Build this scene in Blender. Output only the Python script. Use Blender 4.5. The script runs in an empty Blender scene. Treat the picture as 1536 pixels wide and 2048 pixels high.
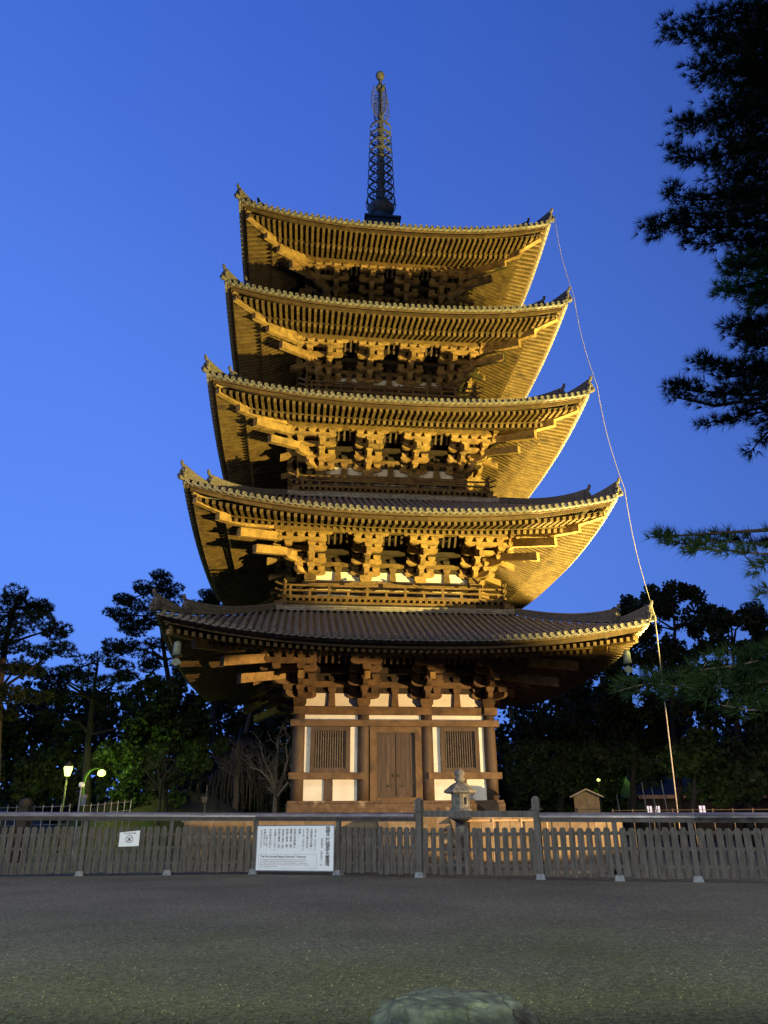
import bpy, bmesh, math, random
from math import sin, cos, pi, radians, sqrt, atan2, hypot
from mathutils import Vector, Matrix
random.seed(7)
SC = bpy.context.scene
COL = SC.collection

# ------------------------------------------------------------------ camera
TH, RO, FPX = 0.38563270, -0.00748896, 1518.067
PSI, PX, PY, CH = 0.11087972, -0.04868941, 40.479387, 1.5
cam = bpy.data.cameras.new('camera')
cam_ob = bpy.data.objects.new('camera', cam)
COL.objects.link(cam_ob)
cam.sensor_fit = 'VERTICAL'
cam.sensor_height = 36.0
cam.lens = 36.0 * FPX / 2048.0
cam.clip_start = 0.1
cam.clip_end = 2000.0
fw = Vector((0, cos(TH), sin(TH)))
rt = Vector((1, 0, 0))
up = rt.cross(fw)
R = Matrix((rt, up, -fw)).transposed()
R = R @ Matrix.Rotation(RO, 3, 'Z')
cam_ob.matrix_world = Matrix.Translation((0, 0, CH)) @ R.to_4x4()
SC.camera = cam_ob
SC.view_settings.view_transform = 'Standard'
SC.view_settings.look = 'None'
SC.view_settings.exposure = 0.0
SC.view_settings.gamma = 1.0


def ray(x, y):
    c, s = cos(-RO), sin(-RO)
    X, Y = x - 768, y - 1024
    X, Y = c * X - s * Y, s * X + c * Y
    return fw + rt * (X / FPX) - up * (Y / FPX)


def atY(x, y, Y):
    d = ray(x, y)
    return Vector((0, 0, CH)) + d * (Y / d.y)


def atD(x, y, D):
    return Vector((0, 0, CH)) + ray(x, y) * D


# ------------------------------------------------------------------ world: clear blue-hour sky
W = bpy.data.worlds.new('World')
SC.world = W
W.use_nodes = True
nt = W.node_tree
for n in list(nt.nodes):
    nt.nodes.remove(n)
o_ = nt.nodes.new('ShaderNodeOutputWorld')
bg = nt.nodes.new('ShaderNodeBackground')
tc = nt.nodes.new('ShaderNodeTexCoord')
sep = nt.nodes.new('ShaderNodeSeparateXYZ')
nt.links.new(tc.outputs['Generated'], sep.inputs[0])
cr = nt.nodes.new('ShaderNodeValToRGB')
nt.links.new(sep.outputs['Z'], cr.inputs[0])
el = cr.color_ramp.elements
el[0].position = 0.0
el[0].color = (.118, .285, .900, 1)
el[1].position = 1.0
el[1].color = (.030, .085, .40, 1)
for p, c in ((.30, (.104, .250, .875)), (.44, (.090, .220, .830)), (.62, (.076, .190, .745)), (.74, (.062, .162, .70)),
             (.83, (.052, .150, .68))):
    e = el.new(p)
    e.color = c + (1,)
dot = nt.nodes.new('ShaderNodeVectorMath')
dot.operation = 'DOT_PRODUCT'
nt.links.new(tc.outputs['Generated'], dot.inputs[0])
dot.inputs[1].default_value = Vector((-0.80, 0.6, 0.0)).normalized()
mr = nt.nodes.new('ShaderNodeValToRGB')
mp = nt.nodes.new('ShaderNodeMapRange')
mp.inputs['From Min'].default_value = -1
mp.inputs['From Max'].default_value = 1
nt.links.new(dot.outputs['Value'], mp.inputs['Value'])
nt.links.new(mp.outputs[0], mr.inputs[0])
mel = mr.color_ramp.elements
mel[0].position = .25
mel[0].color = (.16, .13, .10, 1)
mel[1].position = .88
mel[1].color = (1.08, 1.08, 1.08, 1)
e = mel.new(.62)
e.color = (.76, .76, .78, 1)
e = mel.new(.45)
e.color = (.5, .5, .50, 1)
mul = nt.nodes.new('ShaderNodeVectorMath')
mul.operation = 'MULTIPLY'
nt.links.new(cr.outputs[0], mul.inputs[0])
nt.links.new(mr.outputs[0], mul.inputs[1])
nt.links.new(mul.outputs[0], bg.inputs[0])
bg.inputs[1].default_value = 1.0
nt.links.new(bg.outputs[0], o_.inputs[0])


# ------------------------------------------------------------------ floodlights on the pagoda and added unseen fill lights
def spot(name, loc, target, power, color, angle, blend=.3, radius=.15):
    l = bpy.data.lights.new(name, 'SPOT')
    l.energy = power
    l.color = color
    l.spot_size = radians(angle)
    l.spot_blend = blend
    l.shadow_soft_size = radius
    o = bpy.data.objects.new(name, l)
    o.location = loc
    d = Vector(target) - Vector(loc)
    o.rotation_euler = d.to_track_quat('-Z', 'Y').to_euler()
    COL.objects.link(o)
    return o


def point(name, loc, power, color, radius=.2):
    l = bpy.data.lights.new(name, 'POINT')
    l.energy = power
    l.color = color
    l.shadow_soft_size = radius
    o = bpy.data.objects.new(name, l)
    o.location = loc
    COL.objects.link(o)
    return o


FLOODS_FILL = [  # location, target, power, colour, angle, vertical squeeze
    ((29.0, 16.0, 1.1), (-1.0, 35.0, 43.5), 230000, (1.0, .74, .18), 72, 1.0),
    ((31.0, 19.5, 1.1), (2.0, 36.0, 38.0), 30000, (.86, 1.0, .18), 60, 1.0),
    ((27.5, 16.5, 1.3), (-1.7, 37.0, 4.15), 92000, (1.0, .65, .27), 32, .46),
    ((6.4, 24.4, .55), (-2.0, 34.5, .9), 190, (1.0, .66, .34), 130, .35),
    ((-2.5, -10.0, 4.2), (0.0, 25.0, .7), 25000, (.94, 1.0, .92), 78, .18),  # added unseen fill from behind the camera, brightens board and fence
    ((17.5, 36.5, .8), (8.2, 40.5, 27.0), 110000, (1.0, .80, .26), 84, .42),
]
for i, (l, t, p, c, a, q) in enumerate(FLOODS_FILL):
    o = spot('flood_or_fill_beam', l, t, p, c, a, .12)
    o.scale = (1, q, 1)
# added warm fills on both sides of the forecourt, unseen, neutralising sky blue
point('unseen_glow', (-13.0, 18.5, 15.0), 3000, (1.0, .90, .64), .45)
point('unseen_glow', (14.5, 18.0, 15.0), 2800, (1.0, .90, .64), .45)
point('unseen_glow', (-5.5, 0.5, 5.0), 230, (.72, 1.0, .30), .25)


# ------------------------------------------------------------------ mesh builder
class MB:
    def __init__(s, m=None):
        s.v = []
        s.f = []
        s.m = m

    def add(s, vs, fs):
        b = len(s.v)
        m = s.m
        if m:
            s.v.extend([m(*p) for p in vs])
        else:
            s.v.extend([tuple(p) for p in vs])
        s.f.extend([tuple(b + i for i in f) for f in fs])

    def box(s, x0, x1, y0, y1, z0, z1):
        s.add([(x0, y0, z0), (x1, y0, z0), (x1, y1, z0), (x0, y1, z0), (x0, y0, z1), (x1, y0, z1), (x1, y1, z1), (x0, y1, z1)],
              [(0, 3, 2, 1), (4, 5, 6, 7), (0, 1, 5, 4), (1, 2, 6, 5), (2, 3, 7, 6), (3, 0, 4, 7)])

    def frustum(s, cx, cy, z0, z1, w0, w1, d0=None, d1=None):
        d0 = w0 if d0 is None else d0
        d1 = w1 if d1 is None else d1
        vs = [(cx + i * w0 / 2, cy + j * d0 / 2, z0) for i, j in ((-1, -1), (1, -1), (1, 1), (-1, 1))]
        vs += [(cx + i * w1 / 2, cy + j * d1 / 2, z1) for i, j in ((-1, -1), (1, -1), (1, 1), (-1, 1))]
        s.add(vs, [(0, 3, 2, 1), (4, 5, 6, 7), (0, 1, 5, 4), (1, 2, 6, 5), (2, 3, 7, 6), (3, 0, 4, 7)])

    def beam(s, p0, p1, w, h, h1=None, w1=None):
        """rectangular beam, p0-p1 is the centre line"""
        p0, p1 = Vector(p0), Vector(p1)
        d = (p1 - p0).normalized()
        u = Vector((0, 0, 1))
        if abs(d.z) > .98:
            u = Vector((1, 0, 0))
        r = d.cross(u).normalized()
        u = r.cross(d).normalized()
        h1 = h if h1 is None else h1
        w1 = w if w1 is None else w1
        vs = []
        for p, ww, hh in ((p0, w, h), (p1, w1, h1)):
            for i, j in ((-1, -1), (1, -1), (1, 1), (-1, 1)):
                vs.append(tuple(p + r * (i * ww / 2) + u * (j * hh / 2)))
        s.add(vs, [(0, 3, 2, 1), (4, 5, 6, 7), (0, 1, 5, 4), (1, 2, 6, 5), (2, 3, 7, 6), (3, 0, 4, 7)])

    def prism(s, prof, o, U, V, N, t):
        """profile [(u,v)] at origin o, extruded +-t/2 along N"""
        o, U, V, N = Vector(o), Vector(U), Vector(V), Vector(N)
        n = len(prof)
        vs = [tuple(o + U * a + V * b - N * (t / 2)) for a, b in prof] + [tuple(o + U * a + V * b + N * (t / 2)) for a, b in prof]
        fs = [tuple(range(n))[::-1], tuple(range(n, 2 * n))]
        fs += [(i, (i + 1) % n, n + (i + 1) % n, n + i) for i in range(n)]
        s.add(vs, fs)

    def tube(s, pts, r, n=6, cap=True, r1=None):
        pts = [Vector(p) for p in pts]
        m = len(pts)
        rs = r if isinstance(r, (list, tuple)) else [r + ((r1 if r1 is not None else r) - r) * i / (m - 1) for i in range(m)]
        vs = []
        ref = None
        for i, p in enumerate(pts):
            d = (pts[min(i + 1, m - 1)] - pts[max(i - 1, 0)])
            d = d.normalized() if d.length > 1e-9 else Vector((0, 0, 1))
            if ref is None:
                ref = Vector((0, 0, 1)) if abs(d.z) < .9 else Vector((1, 0, 0))
            a = d.cross(ref)
            a = a.normalized() if a.length > 1e-6 else Vector((1, 0, 0))
            b = a.cross(d).normalized()
            ref = b
            for k in range(n):
                t = 2 * pi * k / n
                vs.append(tuple(p + (a * cos(t) + b * sin(t)) * rs[i]))
        fs = []
        for i in range(m - 1):
            for k in range(n):
                fs.append((i * n + k, i * n + (k + 1) % n, (i + 1) * n + (k + 1) % n, (i + 1) * n + k))
        if cap:
            fs.append(tuple(range(n))[::-1])
            fs.append(tuple((m - 1) * n + k for k in range(n)))
        s.add(vs, fs)

    def lathe(s, prof, c=(0, 0, 0), n=16, ax=None, ph=0.0):
        """profile [(r, h)], ax = axis direction (default z)"""
        c = Vector(c)
        A = Vector(ax).normalized() if ax else Vector((0, 0, 1))
        ref = Vector((0, 0, 1)) if abs(A.z) < .9 else Vector((1, 0, 0))
        U = A.cross(ref).normalized()
        V = A.cross(U).normalized()
        m = len(prof)
        vs = []
        for r, h in prof:
            for k in range(n):
                t = 2 * pi * k / n + ph
                vs.append(tuple(c + A * h + (U * cos(t) + V * sin(t)) * r))
        fs = []
        for i in range(m - 1):
            for k in range(n):
                fs.append((i * n + k, i * n + (k + 1) % n, (i + 1) * n + (k + 1) % n, (i + 1) * n + k))
        closed = prof[0] == prof[-1]
        if prof[0][0] > 1e-6 and not closed:
            fs.append(tuple(range(n))[::-1])
        if prof[-1][0] > 1e-6 and not closed:
            fs.append(tuple((m - 1) * n + k for k in range(n)))
        s.add(vs, fs)

    def build(s, name, mat, parent=None, smooth=False, fix=True, label=None):
        me = bpy.data.meshes.new(name)
        me.from_pydata([tuple(p) for p in s.v], [], s.f)
        me.materials.append(mat)
        if fix:
            b = bmesh.new()
            b.from_mesh(me)
            bmesh.ops.recalc_face_normals(b, faces=b.faces)
            b.to_mesh(me)
            b.free()
        if smooth:
            me.polygons.foreach_set('use_smooth', [True] * len(me.polygons))
        o = bpy.data.objects.new(name, me)
        COL.objects.link(o)
        if parent:
            o.parent = parent
        if label:
            o['label'] = label
        return o


def tag(o, label=None, cat=None, group=None, kind=None):
    if label:
        o['label'] = label
    if cat:
        o['category'] = cat
    if group:
        o['group'] = group
    if kind:
        o['kind'] = kind
    return o


def empty(name, loc=(0, 0, 0), rz=0.0):
    o = bpy.data.objects.new(name, None)
    o.location = loc
    o.rotation_euler = (0, 0, rz)
    o.empty_display_size = .3
    COL.objects.link(o)
    return o


def copy_tree(o, parent=None):
    c = o.copy()
    COL.objects.link(c)
    c.parent = parent
    for ch in [x for x in bpy.data.objects if x.parent == o]:
        copy_tree(ch, c)
    return c


# ------------------------------------------------------------------ materials
def mat(name, c0, c1, rough=.7, scale=3.0, bump=.15, bscale=20.0, metal=0.0, stretch=(1, 1, 1), c2=None, c2amt=.45,
        bdist=.02, spec=.4, detail=5.0, c2scale=None):
    m = bpy.data.materials.new(name)
    m.use_nodes = True
    t = m.node_tree
    b = t.nodes['Principled BSDF']
    b.inputs['Roughness'].default_value = rough
    b.inputs['Metallic'].default_value = metal
    b.inputs['Specular IOR Level'].default_value = spec
    tc = t.nodes.new('ShaderNodeTexCoord')
    mpn = t.nodes.new('ShaderNodeMapping')
    mpn.inputs['Scale'].default_value = stretch
    t.links.new(tc.outputs['Object'], mpn.inputs[0])
    n1 = t.nodes.new('ShaderNodeTexNoise')
    n1.inputs['Scale'].default_value = scale
    n1.inputs['Detail'].default_value = detail
    n1.inputs['Roughness'].default_value = .65
    t.links.new(mpn.outputs[0], n1.inputs['Vector'])
    rp = t.nodes.new('ShaderNodeValToRGB')
    rp.color_ramp.elements[0].position = .32
    rp.color_ramp.elements[0].color = c0 + (1,)
    rp.color_ramp.elements[1].position = .68
    rp.color_ramp.elements[1].color = c1 + (1,)
    t.links.new(n1.outputs['Fac'], rp.inputs[0])
    out = rp.outputs[0]
    if c2:
        n3 = t.nodes.new('ShaderNodeTexNoise')
        n3.inputs['Scale'].default_value = c2scale or scale * .35
        n3.inputs['Detail'].default_value = 6
        t.links.new(mpn.outputs[0], n3.inputs['Vector'])
        r3 = t.nodes.new('ShaderNodeValToRGB')
        r3.color_ramp.elements[0].position = c2amt
        r3.color_ramp.elements[0].color = (0, 0, 0, 1)
        r3.color_ramp.elements[1].position = min(.99, c2amt + .14)
        r3.color_ramp.elements[1].color = (1, 1, 1, 1)
        t.links.new(n3.outputs['Fac'], r3.inputs[0])
        mx = t.nodes.new('ShaderNodeMix')
        mx.data_type = 'RGBA'
        t.links.new(r3.outputs[0], mx.inputs['Factor'])
        t.links.new(out, mx.inputs['A'])
        mx.inputs['B'].default_value = c2 + (1,)
        out = mx.outputs['Result']
    t.links.new(out, b.inputs['Base Color'])
    if bump:
        n2 = t.nodes.new('ShaderNodeTexNoise')
        n2.inputs['Scale'].default_value = bscale
        n2.inputs['Detail'].default_value = 4
        t.links.new(mpn.outputs[0], n2.inputs['Vector'])
        bp = t.nodes.new('ShaderNodeBump')
        bp.inputs['Strength'].default_value = bump
        bp.inputs['Distance'].default_value = bdist
        t.links.new(n2.outputs['Fac'], bp.inputs['Height'])
        t.links.new(bp.outputs[0], b.inputs['Normal'])
    return m


def emis(name, col, strength):
    m = bpy.data.materials.new(name)
    m.use_nodes = True
    b = m.node_tree.nodes['Principled BSDF']
    b.inputs['Base Color'].default_value = (.8, .8, .8, 1)
    b.inputs['Emission Color'].default_value = col + (1,)
    b.inputs['Emission Strength'].default_value = strength
    return m


M = dict(
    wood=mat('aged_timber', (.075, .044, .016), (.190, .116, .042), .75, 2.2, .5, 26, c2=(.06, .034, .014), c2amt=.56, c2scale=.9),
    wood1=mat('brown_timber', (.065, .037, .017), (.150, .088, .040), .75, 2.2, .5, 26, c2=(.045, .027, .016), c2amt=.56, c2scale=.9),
    woodlit=mat('lit_timber', (.155, .094, .033), (.35, .22, .080), .75, 2.6, .5, 24, c2=(.07, .042, .022), c2amt=.57, c2scale=1.1),  # lit copy of the timber, floodlit brightness raised in its colour
    lattice=mat('lattice_timber', (.085, .063, .045), (.15, .115, .085), .75, 4.0, .3, 24),
    wooddark=mat('dark_timber', (.040, .025, .016), (.085, .053, .033), .7, 3.0, .5, 22, stretch=(1, 1, .35), c2=(.11, .07, .042), c2amt=.62),
    door=mat('door_boards', (.030, .016, .010), (.070, .040, .023), .6, 4.0, .4, 16, stretch=(3, 3, .3), c2=(.15, .10, .07), c2amt=.63),
    rafter=mat('rafter_timber', (.066, .041, .014), (.155, .098, .036), .75, 2.6, .5, 24, c2=(.045, .028, .015), c2amt=.57, c2scale=1.1),  # same timber, darkened in colour in place of shade under the eaves
    soffit=mat('soffit_board', (.014, .009, .006), (.036, .022, .013), .8, 3.0, .3, 20),  # aged boards, colour darkened further for shade between the rafters
    plaster=mat('lime_plaster', (.56, .52, .46), (.68, .65, .60), .85, 1.6, .15, 14, c2=(.50, .42, .33), c2amt=.64, c2scale=2.2),
    tile=mat('grey_roof_tile', (.10, .095, .095), (.24, .23, .225), .5, 5.0, .35, 30, c2=(.23, .20, .18), c2amt=.6, c2scale=3.5),
    tilecap=mat('tile_end_disc', (.085, .08, .075), (.22, .205, .185), .55, 6.0, .3, 30, c2=(.13, .12, .12), c2amt=.6, c2scale=2.5),
    ridge=mat('ridge_tile', (.05, .048, .046), (.15, .13, .11), .6, 6.0, .5, 30, stretch=(1, 1, 2.5)),
    bronze=mat('dark_bronze', (.09, .095, .09), (.22, .215, .19), .6, 5.0, .3, 18, metal=.1, c2=(.12, .15, .12), c2amt=.64),
    patina=mat('green_bronze', (.16, .23, .19), (.33, .38, .30), .6, 9.0, .3, 22, metal=.2),
    stone=mat('lantern_stone', (.075, .075, .068), (.20, .19, .17), .9, 7.0, .7, 30, c2=(.06, .065, .05), c2amt=.55, c2scale=4),
    base=mat('base_plinth', (.055, .034, .022), (.13, .082, .052), .8, 3.5, .5, 20, c2=(.32, .25, .18), c2amt=.64, c2scale=2.0),
    fence=mat('weathered_pickets', (.050, .044, .037), (.140, .125, .108), .9, 5.0, .6, 34, stretch=(4, 4, .5), c2=(.07, .063, .058), c2amt=.57, c2scale=2.2),
    fencedark=mat('weathered_posts', (.060, .053, .048), (.135, .122, .112), .85, 4.0, .5, 30, stretch=(3, 3, .4)),
    cap=mat('copper_cap_rail', (.13, .12, .13), (.24, .22, .235), .42, 3.0, .2, 10, metal=.35, stretch=(.6, .6, 3)),
    caplow=mat('rail_timber', (.035, .027, .025), (.075, .058, .052), .6, 4.0, .3, 18),
    footing=mat('footing_concrete', (.14, .15, .165), (.24, .255, .27), .9, 9, .4, 40),
    white=mat('painted_panel', (.74, .77, .80), (.82, .85, .88), .45, 2.0, .03, 10),
    ink=mat('black_lettering', (.015, .015, .017), (.03, .03, .034), .6, 5.0, 0, 10),
    inkp=mat('purple_print', (.10, .05, .09), (.14, .07, .12), .6, 5.0, 0, 10),
    inkb=mat('blue_grey_print', (.22, .33, .42), (.27, .38, .47), .6, 5.0, 0, 10),
    bark=mat('tree_bark', (.020, .015, .011), (.055, .042, .031), .95, 5.0, .8, 22, stretch=(3, 3, .6)),
    barkpale=mat('pale_bark', (.085, .060, .038), (.20, .148, .098), .9, 6.0, .6, 22),
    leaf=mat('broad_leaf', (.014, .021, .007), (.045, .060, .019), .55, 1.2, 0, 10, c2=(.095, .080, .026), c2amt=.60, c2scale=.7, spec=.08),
    leafg=mat('lamp_lit_leaf', (.018, .030, .007), (.048, .074, .020), .55, 1.2, 0, 10, spec=.08),  # lit copy of the leaf, lamp green put into its colour
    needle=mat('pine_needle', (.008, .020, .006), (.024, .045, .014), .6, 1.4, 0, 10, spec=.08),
    needlegreen=mat('lamp_lit_needle', (.020, .060, .018), (.055, .130, .036), .6, 1.4, 0, 10, spec=.05),  # lamp-lit green of the mid branches painted into the needle colour
    needlelow=mat('shaded_pine_needle', (.004, .011, .004), (.013, .026, .008), .6, 1.4, 0, 10, spec=.05),  # darker needle copy, shade of the low branches put into its colour
    pineneedle=mat('pine_needle_far', (.012, .020, .008), (.034, .046, .018), .65, 1.0, 0, 10, spec=.08),
    grass=mat('dry_grass_bank', (.035, .030, .012), (.085, .066, .028), .95, 3.0, .8, 26, c2=(.035, .045, .014), c2amt=.5),
    conduit=mat('copper_wire', (.26, .22, .18), (.40, .35, .30), .5, 3, 0, 10),
    plank=mat('new_plank', (.40, .26, .14), (.56, .38, .22), .7, 3.0, .3, 20, stretch=(1, 1, 4)),
    slate=mat('blue_slate_roof', (.010, .014, .022), (.018, .025, .038), .6, 3, .3, 20),
    awning=mat('orange_eave', (.50, .26, .17), (.60, .33, .22), .7, 3, .1, 20),
    steel=mat('galvanised_steel', (.17, .175, .18), (.27, .28, .29), .4, 5, .05, 20, metal=.4),
    rock=mat('garden_rock', (.030, .038, .023), (.155, .185, .118), .85, 2.2, .8, 9, c2=(.035, .03, .024), c2amt=.55, c2scale=3.0, bdist=.04),
    sign_wood=mat('notice_timber', (.026, .020, .013), (.052, .041, .028), .85, 4, .4, 24),
)


def block_mat(name, c0, c1, mortar, sx, sy, rough=.85):
    m = mat(name, c0, c1, rough, 3.0, .4, 20)
    t = m.node_tree
    b = t.nodes['Principled BSDF']
    tc = [n for n in t.nodes if n.type == 'TEX_COORD'][0]
    # horizontal coordinate x+y, vertical z
    sp = t.nodes.new('ShaderNodeSeparateXYZ')
    t.links.new(tc.outputs['Object'], sp.inputs[0])
    ad = t.nodes.new('ShaderNodeMath')
    t.links.new(sp.outputs['X'], ad.inputs[0])
    t.links.new(sp.outputs['Y'], ad.inputs[1])
    cb = t.nodes.new('ShaderNodeCombineXYZ')
    t.links.new(ad.outputs[0], cb.inputs['X'])
    t.links.new(sp.outputs['Z'], cb.inputs['Y'])
    br = t.nodes.new('ShaderNodeTexBrick')
    br.inputs['Scale'].default_value = 1.0
    br.inputs['Brick Width'].default_value = sx
    br.inputs['Row Height'].default_value = sy
    br.inputs['Mortar Size'].default_value = .012
    br.inputs['Mortar Smooth'].default_value = .3
    br.inputs['Color1'].default_value = (1, 1, 1, 1)
    br.inputs['Color2'].default_value = (.62, .60, .58, 1)
    br.inputs['Mortar'].default_value = mortar + (1,)
    t.links.new(cb.outputs[0], br.inputs['Vector'])
    src = b.inputs['Base Color'].links[0].from_socket
    mx = t.nodes.new('ShaderNodeMix')
    mx.data_type = 'RGBA'
    mx.blend_type = 'MULTIPLY'
    mx.inputs['Factor'].default_value = 1.0
    t.links.new(src, mx.inputs['A'])
    t.links.new(br.outputs['Color'], mx.inputs['B'])
    t.links.new(mx.outputs['Result'], b.inputs['Base Color'])
    return m


M['platform'] = block_mat('platform_stone', (.17, .125, .08), (.28, .21, .14), (.2, .18, .16), 1.15, .9)
M['fascia'] = block_mat('fascia_plank', (.050, .029, .011), (.108, .066, .027), (.35, .3, .25), 3.4, 20.0, .75)
M['noshi'] = block_mat('ridge_course', (.24, .22, .19), (.46, .42, .36), (.2, .18, .16), .62, .085, .7)


def ground_material():
    m = bpy.data.materials.new('gravel_ground')
    m.use_nodes = True
    t = m.node_tree
    b = t.nodes['Principled BSDF']
    b.inputs['Roughness'].default_value = .95
    b.inputs['Specular IOR Level'].default_value = .2
    tc = t.nodes.new('ShaderNodeTexCoord')
    big = t.nodes.new('ShaderNodeTexNoise')
    big.inputs['Scale'].default_value = .35
    big.inputs['Detail'].default_value = 6
    t.links.new(tc.outputs['Object'], big.inputs['Vector'])
    r1 = t.nodes.new('ShaderNodeValToRGB')
    r1.color_ramp.elements[0].position = .35
    r1.color_ramp.elements[0].color = (.108, .103, .082, 1)
    r1.color_ramp.elements[1].position = .65
    r1.color_ramp.elements[1].color = (.150, .142, .112, 1)
    t.links.new(big.outputs['Fac'], r1.inputs[0])
    vo = t.nodes.new('ShaderNodeTexVoronoi')
    vo.inputs['Scale'].default_value = 40
    t.links.new(tc.outputs['Object'], vo.inputs['Vector'])
    r2 = t.nodes.new('ShaderNodeValToRGB')
    r2.color_ramp.elements[0].position = .0
    r2.color_ramp.elements[0].color = (.50, .50, .50, 1)
    r2.color_ramp.elements[1].position = 1.0
    r2.color_ramp.elements[1].color = (1.52, 1.52, 1.53, 1)
    sp = t.nodes.new('ShaderNodeSeparateColor')
    t.links.new(vo.outputs['Color'], sp.inputs[0])
    t.links.new(sp.outputs[0], r2.inputs[0])
    mx = t.nodes.new('ShaderNodeMix')
    mx.data_type = 'RGBA'
    mx.blend_type = 'MULTIPLY'
    mx.inputs['Factor'].default_value = 1
    t.links.new(r1.outputs[0], mx.inputs['A'])
    t.links.new(r2.outputs[0], mx.inputs['B'])
    fine = t.nodes.new('ShaderNodeTexNoise')
    fine.inputs['Scale'].default_value = 9
    fine.inputs['Detail'].default_value = 8
    fine.inputs['Roughness'].default_value = .75
    t.links.new(tc.outputs['Object'], fine.inputs['Vector'])
    r3 = t.nodes.new('ShaderNodeValToRGB')
    r3.color_ramp.elements[0].position = .3
    r3.color_ramp.elements[0].color = (.62, .62, .62, 1)
    r3.color_ramp.elements[1].position = .7
    r3.color_ramp.elements[1].color = (1.25, 1.25, 1.25, 1)
    t.links.new(fine.outputs['Fac'], r3.inputs[0])
    m2 = t.nodes.new('ShaderNodeMix')
    m2.data_type = 'RGBA'
    m2.blend_type = 'MULTIPLY'
    m2.inputs['Factor'].default_value = 1
    t.links.new(mx.outputs['Result'], m2.inputs['A'])
    t.links.new(r3.outputs[0], m2.inputs['B'])
    # green cast of the near light put into the forecourt's ground colour
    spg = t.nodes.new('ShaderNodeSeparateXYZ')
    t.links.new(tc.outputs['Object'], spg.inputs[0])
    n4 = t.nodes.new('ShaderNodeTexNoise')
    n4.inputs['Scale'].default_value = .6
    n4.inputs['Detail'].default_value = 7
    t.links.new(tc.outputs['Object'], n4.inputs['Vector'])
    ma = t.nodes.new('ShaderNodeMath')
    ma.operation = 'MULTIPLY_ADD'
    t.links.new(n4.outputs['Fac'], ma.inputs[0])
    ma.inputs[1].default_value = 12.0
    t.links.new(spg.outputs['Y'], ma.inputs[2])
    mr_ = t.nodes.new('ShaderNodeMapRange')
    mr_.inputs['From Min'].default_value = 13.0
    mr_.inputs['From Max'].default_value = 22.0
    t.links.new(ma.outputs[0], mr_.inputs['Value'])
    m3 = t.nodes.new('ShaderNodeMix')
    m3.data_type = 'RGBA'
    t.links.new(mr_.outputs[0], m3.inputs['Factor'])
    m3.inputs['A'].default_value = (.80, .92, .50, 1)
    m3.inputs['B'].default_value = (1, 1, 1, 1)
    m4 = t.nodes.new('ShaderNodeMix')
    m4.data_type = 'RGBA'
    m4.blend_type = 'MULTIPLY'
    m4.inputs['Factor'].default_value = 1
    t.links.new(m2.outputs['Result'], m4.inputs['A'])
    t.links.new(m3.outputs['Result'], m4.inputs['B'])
    t.links.new(m4.outputs['Result'], b.inputs['Base Color'])
    bp = t.nodes.new('ShaderNodeBump')
    bp.inputs['Strength'].default_value = .6
    bp.inputs['Distance'].default_value = .008
    t.links.new(vo.outputs['Distance'], bp.inputs['Height'])
    bp2 = t.nodes.new('ShaderNodeBump')
    bp2.inputs['Strength'].default_value = .5
    bp2.inputs['Distance'].default_value = .025
    t.links.new(fine.outputs['Fac'], bp2.inputs['Height'])
    t.links.new(bp.outputs[0], bp2.inputs['Normal'])
    t.links.new(bp2.outputs[0], b.inputs['Normal'])
    return m


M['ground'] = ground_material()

# ------------------------------------------------------------------ ground
g = MB()
xs = [-700, -200, -80, -40, -20, -10, -5, 0, 5, 10, 20, 40, 80, 200, 700]
ys = [-200, -60, -20, -5, 0, 4, 8, 12, 16, 20, 24, 30, 50, 100, 300, 1000]
vs = [(x, y, 0.0) for y in ys for x in xs]
nx = len(xs)
g.add(vs, [(j * nx + i, j * nx + i + 1, (j + 1) * nx + i + 1, (j + 1) * nx + i) for j in range(len(ys) - 1) for i in range(nx - 1)])
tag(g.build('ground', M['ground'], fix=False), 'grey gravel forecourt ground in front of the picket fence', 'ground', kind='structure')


def bank(name, cx, cy, rx, ry, h, label):
    b = MB()
    nr, na = 10, 40
    vs = [(cx, cy, h)]
    for i in range(1, nr + 1):
        f = i / nr
        for k in range(na):
            a = 2 * pi * k / na
            z = h * (cos(f * pi) * .5 + .5) * (1 + .12 * sin(a * 5 + i)) - (.03 if i == nr else 0)
            vs.append((cx + rx * f * cos(a), cy + ry * f * sin(a), z))
    fs = [(0, 1 + k, 1 + (k + 1) % na) for k in range(na)]
    for i in range(nr - 1):
        for k in range(na):
            a0 = 1 + i * na
            fs.append((a0 + k, a0 + na + k, a0 + na + (k + 1) % na, a0 + (k + 1) % na))
    b.add(vs, fs)
    o = b.build(name, M['grass'], smooth=True)
    tag(o, label, 'bank', kind='structure')


bank('grass_bank', -34, 58, 17, 9, 3.5, 'low dry grass bank rising behind the lamp posts')
bank('grass_bank', -13.5, 50, 11.5, 8, 3.1, 'low dark grassy mound behind the fence left of the pagoda')

# ------------------------------------------------------------------ PAGODA
PAG = empty('five_storied_pagoda', (PX, PY, 0), PSI)
tag(PAG, 'tall five storied wooden pagoda with grey tiled roofs and floodlit golden eaves', 'pagoda')


def S(k):
    if k == 0:
        return lambda a, o, z: (a, -o, z)
    if k == 1:
        return lambda a, o, z: (o, a, z)
    if k == 2:
        return lambda a, o, z: (-a, o, z)
    return lambda a, o, z: (-o, -a, z)


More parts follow.
